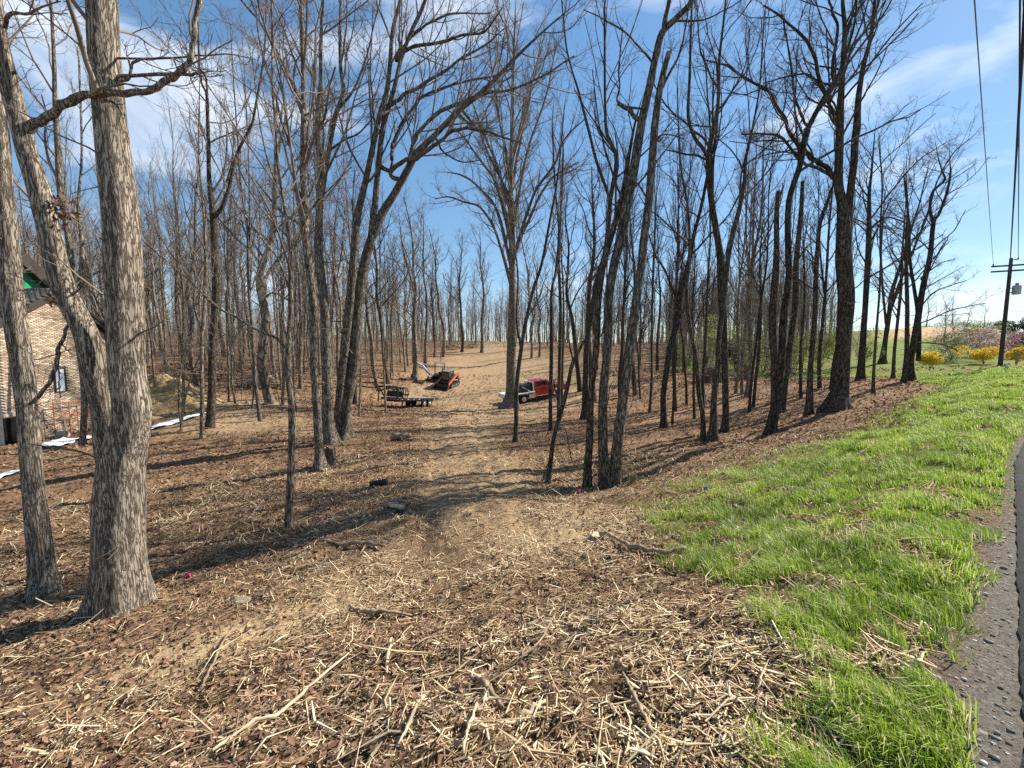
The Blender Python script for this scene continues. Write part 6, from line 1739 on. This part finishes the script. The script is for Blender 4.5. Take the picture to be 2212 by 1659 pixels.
# near front leg is at local (2.6, +0.95) -> solve origin
trl.location = p - hv * 2.6 - lv * 0.95 * (1 if (lv.x > 0) else -1)
settle(trl, ((-2.4, 2.6), 0.95), hzT); trl.scale = (0.9, 0.95, 1.0)
DK = 0.86
f_ = MB().box((0, 0.98, DK - 0.1), (6.2, 0.1, 0.2)).box((0, -0.98, DK - 0.1), (6.2, 0.1, 0.2)).box((3.05, 0, DK - 0.1), (0.1, 2.06, 0.2)).box((-3.05, 0, DK - 0.1), (0.1, 2.06, 0.2))
for s in (-0.4, 0.4): f_.box((0.0, s, DK - 0.22), (6.0, 0.12, 0.24))
f_.build('frame', M['blackp'], trl)
for k in range(9):
    y = -0.83 + k * 0.2075
    MB().box((0, y, DK + 0.01), (6.0, 0.195, 0.04)).build('plank', M['deckwood'], trl)
for s in (-1, 1):
    for x in (-1.35, -0.45 - 0.0):
        wheel(trl, x - 0.3, s * 0.92, 0.36, 0.22)
    MB().box((-1.2, s * 0.95, 0.80), (2.1, 0.3, 0.04)).build('fender', M['blackp'], trl)
    MB().bar((2.6, s * 0.98, -0.05), (2.6, s * 0.98, DK + 0.5), 0.1).box((2.6, s * 0.98, 0.0), (0.28, 0.28, 0.04)).build('jack_leg', M['blackp'], trl)
    rp = MB().box((-3.55, s * 0.5, DK + 0.02), (1.0, 0.8, 0.1), (0, -0.10, 0)); rp.build('ramp', M['deckwood'], trl)
    # side rake stripes
    for k in range(14):
        MB().box((-2.8 + k * 0.42, s * 1.034, DK - 0.1), (0.2, 0.006, 0.05)).build('reflector', M['tape' if k % 2 else 'tape_red'], trl)
gn = MB()
for s in (-0.72, 0.72):
    gn.bar((3.0, s, DK), (3.0, s, DK + 0.95), 0.12).bar((3.0, s, DK + 0.9), (3.9, s * 0.9, DK + 0.9), 0.14, 0.16).bar((3.9, s * 0.9, DK + 0.9), (4.6, s * 0.25, DK + 0.6), 0.13, 0.15)
    gn.bar((3.05, s, DK + 0.1), (3.8, s * 0.95, DK + 0.85), 0.07)
gn.bar((3.0, -0.72, DK + 0.9), (3.0, 0.72, DK + 0.9), 0.14, 0.18).bar((3.9, -0.66, DK + 0.9), (3.9, 0.66, DK + 0.9), 0.1, 0.14).bar((4.6, -0.25, DK + 0.6), (4.6, 0.25, DK + 0.6), 0.14)
gn.bar((4.6, 0, DK + 0.7), (4.6, 0, DK - 0.3), 0.12, n=8)
gn.bar((3.05, -0.72, DK + 0.1), (3.05, 0.72, DK + 0.8), 0.05).bar((3.05, 0.72, DK + 0.1), (3.05, -0.72, DK + 0.8), 0.05)
gn.build('gooseneck', M['blackp'], trl)
for k in range(10):
    MB().box((3.075, -0.65 + k * 0.145, DK + 0.93), (0.012, 0.1, 0.06)).build('reflector', M['tape' if k % 2 else 'tape_red'], trl)
    MB().box((3.105, -0.9 + k * 0.2, DK - 0.10), (0.012, 0.12, 0.05)).build('reflector', M['tape' if k % 2 else 'tape_red'], trl)
tag(trl, 'black gooseneck flat trailer with grey deck boards, parked left of the track', 'trailer')
gb = empty('grapple_rake', trl.location); gb.rotation_euler = trl.rotation_euler; gb.scale = (0.9, 0.95, 1.0)
for k in range(7):
    y = -0.78 + k * 0.26
    t_ = MB()
    pr = [(1.7, DK + 0.04), (1.55, DK + 0.3), (1.6, DK + 0.62), (1.85, DK + 0.86), (2.2, DK + 0.88), (2.45, DK + 0.66)]
    for a, b_ in zip(pr[:-1], pr[1:]): t_.bar((a[0], y, a[1]), (b_[0], y, b_[1]), 0.05, 0.09)
    t_.build('tine', M['blackp'], gb)
MB().bar((1.62, -0.9, DK + 0.3), (1.62, 0.9, DK + 0.3), 0.1).bar((2.3, -0.9, DK + 0.86), (2.3, 0.9, DK + 0.86), 0.09).bar((2.45, -0.9, DK + 0.4), (2.45, 0.9, DK + 0.4), 0.08).box((2.5, 0, DK + 0.33), (0.04, 1.7, 0.5)).build('cross_bar', M['blackp'], gb)
tag(gb, 'black steel grapple rake riding on the front of the trailer deck', 'grapple')

# ---- orange compact track loader
def crawler(root, y, x0, x1, h, w, mat=None):
    n = 9; pr = []
    r = h / 2
    for k in range(n): a = -pi / 2 + pi * k / (n - 1); pr.append((x1 - r + cos(a) * r, r + sin(a) * r))
    for k in range(n): a = pi / 2 + pi * k / (n - 1); pr.append((x0 + r + cos(a) * r, r + sin(a) * r))
    o = MB().prism(pr, 'y', y - w / 2, y + w / 2).build('track', M['tyre'], root)
    pads = MB(); m_ = len(pr)
    for i in range(m_):
        a = Vector((pr[i][0], 0, pr[i][1])); b_ = Vector((pr[(i + 1) % m_][0], 0, pr[(i + 1) % m_][1])); L = (b_ - a).length
        for k in range(max(1, int(L / 0.12))):
            c = a.lerp(b_, (k + 0.5) / max(1, int(L / 0.12)))
            pads.box((c.x, y, c.z), (0.05, w, 0.05), (0, -atan2((b_ - a).z, (b_ - a).x), 0))
    pads.build('tread_pads', M['tyre'], o)
    wh = MB()
    for k in range(4): wh.ring((x0 + r + (x1 - x0 - 2 * r) * k / 3, y + (-1 if y < 0 else 1) * w / 2 - 0.02, r * 0.8), 'y', [(0, r * 0.55), (0.04, r * 0.55)], 14)
    wh.build('rollers', M['greyp'], o)
    return o
p = hit(956, 840); hzL = atan2(-0.93, -0.36)
ld = empty('track_loader', p + Vector((-cos(hzL), -sin(hzL), 0)) * 1.4, hzL)
settle(ld, ((-1, 1), 0.7), hzL)
for s in (-1, 1):
    crawler(ld, s * 0.72, -1.15, 1.0, 0.66, 0.4)
    a_ = MB().prism([(-1.25, 1.62), (-1.0, 1.72), (-0.6, 1.60), (1.35, 0.72), (1.62, 0.35), (1.5, 0.22), (1.2, 0.55), (-0.75, 1.36), (-1.15, 1.36)], 'y', s * 0.80 - 0.07, s * 0.80 + 0.07)
    a_.build('lift_arm', M['orange'], ld, bevel=0.02)
    MB().prism([(-1.35, 0.5), (-0.9, 0.5), (-0.85, 1.5), (-1.2, 1.55)], 'y', s * 0.62 - 0.07, s * 0.62 + 0.07).build('rear_tower', M['blackp'], ld)
    MB().bar((-0.8, s * 0.80, 0.75), (0.5, s * 0.80, 0.98), 0.08, n=8).build('lift_cylinder', M['metal'], ld)
MB().prism([(-1.3, 0.35), (0.9, 0.35), (1.0, 0.6), (0.85, 0.85), (-0.4, 0.95), (-0.5, 1.35), (-1.3, 1.3)], 'y', -0.52, 0.52).build('body', M['blackp'], ld, bevel=0.03)
MB().prism([(-0.5, 0.9), (0.72, 0.85), (0.78, 1.9), (-0.55, 1.95)], 'y', -0.46, 0.46).build('cab', M['blackp'], ld, bevel=0.02)
MB().box((0.1, 0, 1.99), (1.45, 0.98, 0.09)).build('cab_roof', M['greyp'], ld, bevel=0.03)
MB().prism([(-0.42, 1.15), (0.66, 1.15), (0.66, 1.82), (-0.42, 1.82)], 'y', -0.472, -0.462).build('side_window', M['glass'], ld)
MB().prism([(-0.42, 1.15), (0.66, 1.15), (0.66, 1.82), (-0.42, 1.82)], 'y', 0.462, 0.472).build('side_window', M['glass'], ld)
MB().box((0.79, 0, 1.36), (0.015, 0.8, 0.9), (0, 0.06, 0)).build('front_window', M['glass'], ld)
bk = MB().prism([(1.5, 0.12), (1.55, 0.62), (1.62, 0.64), (1.60, 0.16), (2.15, 0.06), (2.15, 0.02), (1.55, 0.02)], 'y', -0.92, 0.92)
for s in (-0.92, 0.92): bk.prism([(1.5, 0.05), (1.56, 0.62), (2.15, 0.06), (2.15, 0.02)], 'y', s - 0.02, s + 0.02)
bk.build('bucket', M['blackp'], ld)
tag(ld, 'orange tracked skid loader with black cab and low black bucket, facing the trailer', 'loader')
# ---- white mini excavator, boom reaching left
p = hit(942, 825); hzE = radians(184)
ex = empty('mini_excavator', (p.x + 0.3, p.y + 0.6, p.z), hzE)
settle(ex, ((-0.8, 0.8), 0.6), hzE)
for s in (-1, 1): crawler(ex, s * 0.62, -1.05, 1.05, 0.5, 0.35)
MB().box((0, 0, 0.42), (1.0, 0.95, 0.3)).ring((0, 0, 0.52), 'z', [(0, 0.35), (0.14, 0.35)], 20).build('undercarriage', M['blackp'], ex)
MB().box((1.45, 0, 0.28), (0.08, 1.6, 0.36)).bar((0.7, 0.4, 0.3), (1.42, 0.4, 0.3), 0.1).bar((0.7, -0.4, 0.3), (1.42, -0.4, 0.3), 0.1).build('dozer_blade', M['blackp'], ex)
MB().prism([(-1.15, 0.68), (0.75, 0.68), (0.75, 0.85), (0.1, 0.92), (-0.2, 1.3), (-0.95, 1.38), (-1.2, 1.1)], 'y', -0.75, 0.75).build('engine_hood', M['blackp'], ex, bevel=0.04)
MB().prism([(-1.22, 0.68), (-0.9, 0.68), (-0.95, 1.3), (-1.2, 1.15)], 'y', -0.77, 0.77).build('counterweight', M['white'], ex, bevel=0.03)
MB().box((-0.1, 0.1, 1.15), (0.5, 0.5, 0.14)).box((-0.36, 0.1, 1.45), (0.12, 0.5, 0.6)).build('seat', M['blackp'], ex, bevel=0.03)
cn = MB()
for x in (-0.55, 0.6):
    for s in (-0.55, 0.55): cn.bar((x, s, 0.85), (x, s, 2.42), 0.06)
cn.bar((-0.55, -0.55, 1.9), (-0.55, 0.55, 1.9), 0.05).build('canopy_frame', M['blackp'], ex)
MB().box((0.02, 0, 2.46), (1.4, 1.3, 0.08)).build('canopy_roof', M['greyp'], ex, bevel=0.03)
MB().prism([(0.7, 0.62), (1.0, 0.62), (1.12, 0.78), (2.1, 1.95), (2.9, 2.25), (3.05, 2.08), (2.35, 1.75), (1.35, 0.72)], 'y', -0.11, 0.11).build('boom', M['white'], ex, bevel=0.02)
MB().prism([(2.8, 2.30), (3.12, 2.2), (3.42, 0.9), (3.36, 0.66), (3.24, 0.68), (2.95, 1.8)], 'y', -0.09, 0.09).build('arm', M['white'], ex, bevel=0.02)
MB().bar((1.1, 0, 0.75), (1.7, 0, 1.35), 0.09, n=8).bar((1.7, 0, 2.02), (2.75, 0, 2.42), 0.08, n=8).bar((3.05, 0, 1.9), (3.42, 0, 1.0), 0.07, n=8).build('cylinder', M['metal'], ex)
bk = MB().prism([(3.15, 0.70), (3.5, 0.74), (3.62, 0.40), (3.45, 0.10), (3.15, 0.02), (3.0, 0.10), (3.34, 0.22), (3.48, 0.42), (3.38, 0.60), (3.15, 0.6)], 'y', -0.28, 0.28)
bk.build('bucket', M['blackp'], ex)
tag(ex, 'white mini excavator with black canopy, its boom reaching left behind the loader', 'excavator')

# ------------------------------------------------------------------ utility pole, wires, marker post, fence
DP = 32.0
pb = at(2160, 795, DP); pb.z = g1(pb.x, pb.y)
pole = empty('utility_pole', pb)
HP = at(2187, 556, DP).z - pb.z
lean = Vector((0.45, 0.25))
tp = Vector((lean.x, lean.y, HP))
P_ = np.array([[0, 0, -0.5], [0, 0, 0], [lean.x * 0.5, lean.y * 0.5, HP * 0.5], [lean.x, lean.y, HP]]); R_ = np.array([0.15, 0.145, 0.125, 0.105])
g = Geo(); capped_tube(g, smooth_path(P_, R_, 5)[0], smooth_path(P_, R_, 5)[1], 14)
M['polewood'] = plain('creosoted_wood', (0.075, 0.052, 0.042), 0.9, 0.15, var=0.4)
link('post', g.mesh('post', M['polewood']), pole)
def on_pole(z): return Vector((lean.x * z / HP, lean.y * z / HP, z))
cd = Vector((0.92, -0.39, 0)).normalized()   # arm direction, across the line
for dz, L, in ((-0.62, 2.3), (-1.05, 2.3)):
    c = on_pole(HP + dz) + Vector((-0.12, -0.14, 0))
    MB().bar(c - cd * L / 2, c + cd * L / 2, 0.09, 0.12).build('cross_arm', M['polewood'], pole)
ins = []
for s in (-1.05, 1.05):
    c = on_pole(HP - 0.62) + Vector((-0.12, -0.14, 0)) + cd * s
    o = MB().ring(c + Vector((0, 0, 0.06)), 'z', [(0, 0.03), (0.04, 0.06), (0.08, 0.035), (0.12, 0.055), (0.16, 0.03)], 10).build('insulator', M['greyp'], pole); ins.append(c + Vector((0, 0, 0.2)) + pb)
c = on_pole(HP - 0.15) + cd * 0.4
MB().bar(on_pole(HP - 0.12), c, 0.06).ring(c, 'z', [(0, 0.03), (0.04, 0.06), (0.12, 0.05), (0.16, 0.03)], 10).build('insulator', M['greyp'], pole); ins.append(c + Vector((0, 0, 0.18)) + pb)
c = on_pole(HP - 2.6) + cd * 0.5
tr = MB().ring(c + Vector((0, 0, -0.38)), 'z', [(0, 0.22), (0.03, 0.25), (0.68, 0.25), (0.74, 0.2)], 20).build('transformer', plain('transformer_grey', (0.40, 0.42, 0.44), 0.5, 0.4), pole)
MB().ring(c + Vector((0.08, 0, 0.36)), 'z', [(0, 0.04), (0.08, 0.06), (0.2, 0.03)], 8).ring(c + Vector((-0.08, 0, 0.36)), 'z', [(0, 0.04), (0.08, 0.06), (0.2, 0.03)], 8).build('bushing', M['greyp'], tr)
MB().box(c - cd * 0.3 + Vector((0, 0, 0.15)), (0.12, 0.12, 0.05)).box(c - cd * 0.3 + Vector((0, 0, -0.2)), (0.12, 0.12, 0.05)).build('bracket', M['greyp'], pole)
tag(pole, 'tall dark wooden utility pole with cross-arms and a grey transformer by the road', 'utility pole')
M['cable'] = plain('cable', (0.03, 0.028, 0.045), 0.6, 0.3)
M['cable_light'] = plain('bare_cable', (0.14, 0.14, 0.24), 0.5, 0.4)
def wire(a, b_, r, sag, label, mat='cable', ext=1.0, n=24):
    a = Vector(a); b_ = Vector(b_); b_ = a + (b_ - a) * ext
    P_ = [a.lerp(b_, i / (n - 1)) - Vector((0, 0, sag * 4 * (i / (n - 1)) * (1 - i / (n - 1)))) for i in range(n)]
    P_ = np.array([tuple(q - a) for q in P_])
    return tag(link('power_line', mesh_np('power_line', *tubes(P_[None], np.full((1, n), r), 6), None, M[mat], True), None, a), label, 'power line')
def through(px, py, z):
    u = (px - CX) / FPX; v = -(py - CY) / FPX
    d = Vector((u, CP + v * SP, -SP + v * CP)); k = (z - EYE) / d.z
    return Vector((0, 0, EYE)) + d * k
wire(ins[0], through(2109, 0, ins[0].z - 0.4), 0.011, 0.25, 'thin pale upper wire left of the others, running up from the pole across the sky', 'cable_light', 2.6)
wire(ins[2], through(2205, 0, ins[2].z - 0.3), 0.016, 0.2, 'thick dark wire running up along the right picture edge from the pole', 'cable', 2.6)
wire(on_pole(HP - 1.5) + pb, through(2212, 60, pb.z + HP - 1.9), 0.024, 0.15, 'heavy lower cable beside the thick dark wire at the right picture edge', 'cable', 2.6)
wire(ins[1], through(2216, 150, ins[1].z - 0.4), 0.010, 0.2, 'thin wire at the far right of the pole, outermost of the four', 'cable_light', 2.6)
wire(on_pole(HP - 2.5) + pb, at(1975, 678, 30), 0.012, 0.35, 'slack service wire running left from the pole toward the trees', 'cable')
wire(on_pole(HP - 4.2) + pb, at(2420, 684, 32), 0.012, 0.1, 'level wire leaving the pole to the right', 'cable')
wire(at(1960, 690, 70), at(2260, 686, 70), 0.02, 0.3, 'far level wire crossing low over the meadow', 'cable_light')
wire(at(1960, 699, 72), at(2260, 692, 72), 0.02, 0.3, 'lowest far wire crossing over the meadow', 'cable_light')
# tilted pale marker post
p = hit(2178, 800); mk = empty('marker_post', p)
mk.rotation_euler = (0, -0.62, 0.2)
MB().ring((0, 0, -0.2), 'z', [(0, 0.085), (0.72, 0.085), (0.78, 0.06)], 14).build('post', plain('pale_post', (0.50, 0.55, 0.50), 0.5, 0.4), mk)
MB().ring((0, 0, 0.03), 'z', [(0, 0.089), (0.10, 0.089)], 14).build('band', M['orange'], mk)
tag(mk, 'pale green plastic marker post tilting left by the foot of the pole', 'post')
# weathered fence end
p0 = at(2196, 786, 40); p1 = at(2300, 790, 40)
fn = empty('rail_fence', (p0.x, p0.y, g1(p0.x, p0.y)))
for k in range(3):
    q = p0.lerp(p1, k / 2); z0 = g1(q.x, q.y) - fn.location.z
    MB().box((q.x - p0.x, q.y - p0.y, z0 + 0.5), (0.14, 0.14, 1.2)).build('fence_post', M['wood'], fn)
for z_ in (0.55, 0.95):
    MB().bar((0, 0, z_), (p1.x - p0.x, p1.y - p0.y, z_), 0.06, 0.12).build('rail', M['wood'], fn)
tag(fn, 'weathered wooden rail fence starting right of the marker post', 'fence')

# ------------------------------------------------------------------ small things
def flag(px, py, col, label, h=0.16, s=0.09):
    p = hit(px, py); z = surf(np.array([p.x]), np.array([p.y]))[0]
    root = empty('survey_flag', (p.x, p.y, z))
    MB().bar((0, 0, -0.05), (0.01, 0, h), 0.004, n=5).build('wire_stem', M['greyp'], root)
    V = []; 
    for i in range(5):
        for j in range(3): V.append((0.01 + s * i / 4 * 0.9, 0.018 * sin(i * 1.9 + j), h - s * 0.8 * j / 2 - 0.02 * (i / 4) ** 2))
    Q_ = [(i * 3 + j, i * 3 + j + 1, (i + 1) * 3 + j + 1, (i + 1) * 3 + j) for i in range(4) for j in range(2)]
    o = link('pennant', mesh_np('pennant', np.array(V), np.array(Q_), None, M[col]), root)
    s_ = o.modifiers.new('t', 'SOLIDIFY'); s_.thickness = 0.001
    tag(root, label, 'flag')
M['pink'] = plain('hot_pink_vinyl', (0.85, 0.03, 0.25), 0.4, 0.4, var=0.1)
M['blue'] = plain('blue_vinyl', (0.02, 0.16, 0.5), 0.4, 0.4, var=0.1)
flag(398, 1250, 'pink', 'hot pink survey flag just right of the big twin-stemmed trunk', 0.10, 0.10)
flag(686, 1130, 'pink', 'pink survey flag right of the lichen-spotted young tree', 0.12, 0.09)
flag(1246, 1066, 'pink', 'pink survey flag left of the right-hand trunk cluster', 0.13, 0.1)
flag(1178, 1042, 'pink', 'pink marker at the foot of the crooked snapped sapling', 0.12, 0.08)
flag(1519, 1066, 'blue', 'small blue flag standing in the grass', 0.12, 0.09)
# black corrugated pipe piece
p = hit(800, 1050); z = surf(np.array([p.x]), np.array([p.y]))[0]
pr = []
for k in range(9): pr += [(k * 0.055, 0.075), (k * 0.055 + 0.018, 0.095), (k * 0.055 + 0.036, 0.095), (k * 0.055 + 0.05, 0.075)]
o = MB().ring((0, 0, 0.09), 'x', pr, 20).build('drain_pipe', M['blackp'], None, loc=(p.x, p.y, z)); o.rotation_euler = (0, -0.12, 0.15)
tag(o, 'short piece of black corrugated drain pipe lying left of the track', 'pipe')
# pale stones
for i, (x, y, s, lb) in enumerate([(523, 1305, 0.085, 'pale squarish stone at the top of the sawdust patch'), (1215, 1078, 0.10, 'pale stone left of the right-hand trunk cluster'), (1340, 1152, 0.06, 'small white stone beside the bent log')]):
    p = hit(x, y); rng = np.random.default_rng(i); import bmesh
    bm = bmesh.new(); bmesh.ops.create_icosphere(bm, subdivisions=2, radius=s)
    for v in bm.verts: v.co = Vector((v.co.x * 1.3, v.co.y * 0.9, v.co.z * 0.55)) * (1 + 0.25 * (vnoise(np.array([v.co.x * 20]), np.array([v.co.y * 20 + v.co.z * 13]), i)[0] - 0.5))
    me = bpy.data.meshes.new('stone'); bm.to_mesh(me); bm.free(); me.materials.append(plain('pale_stone', (0.36, 0.29, 0.19), 0.95, 0.1))
    tag(link('stone', me, None, (p.x, p.y, surf(np.array([p.x]), np.array([p.y]))[0] + s * 0.3)), lb, 'stone')
# honeysuckle at the foot of the right-hand cluster
shrub('foot_shrub', 'little fresh green honeysuckle shrub at the foot of the right-hand trunk cluster', 1322, 1052, 50, 62, [('leaf_green', 1)], 420, 0.05, 61, stems=7)
shrub('foot_shrub', 'tiny green shoots right of the same trunk cluster in the chips', 1365, 1050, 46, 34, [('leaf_green', 1)], 130, 0.045, 62, stems=6)
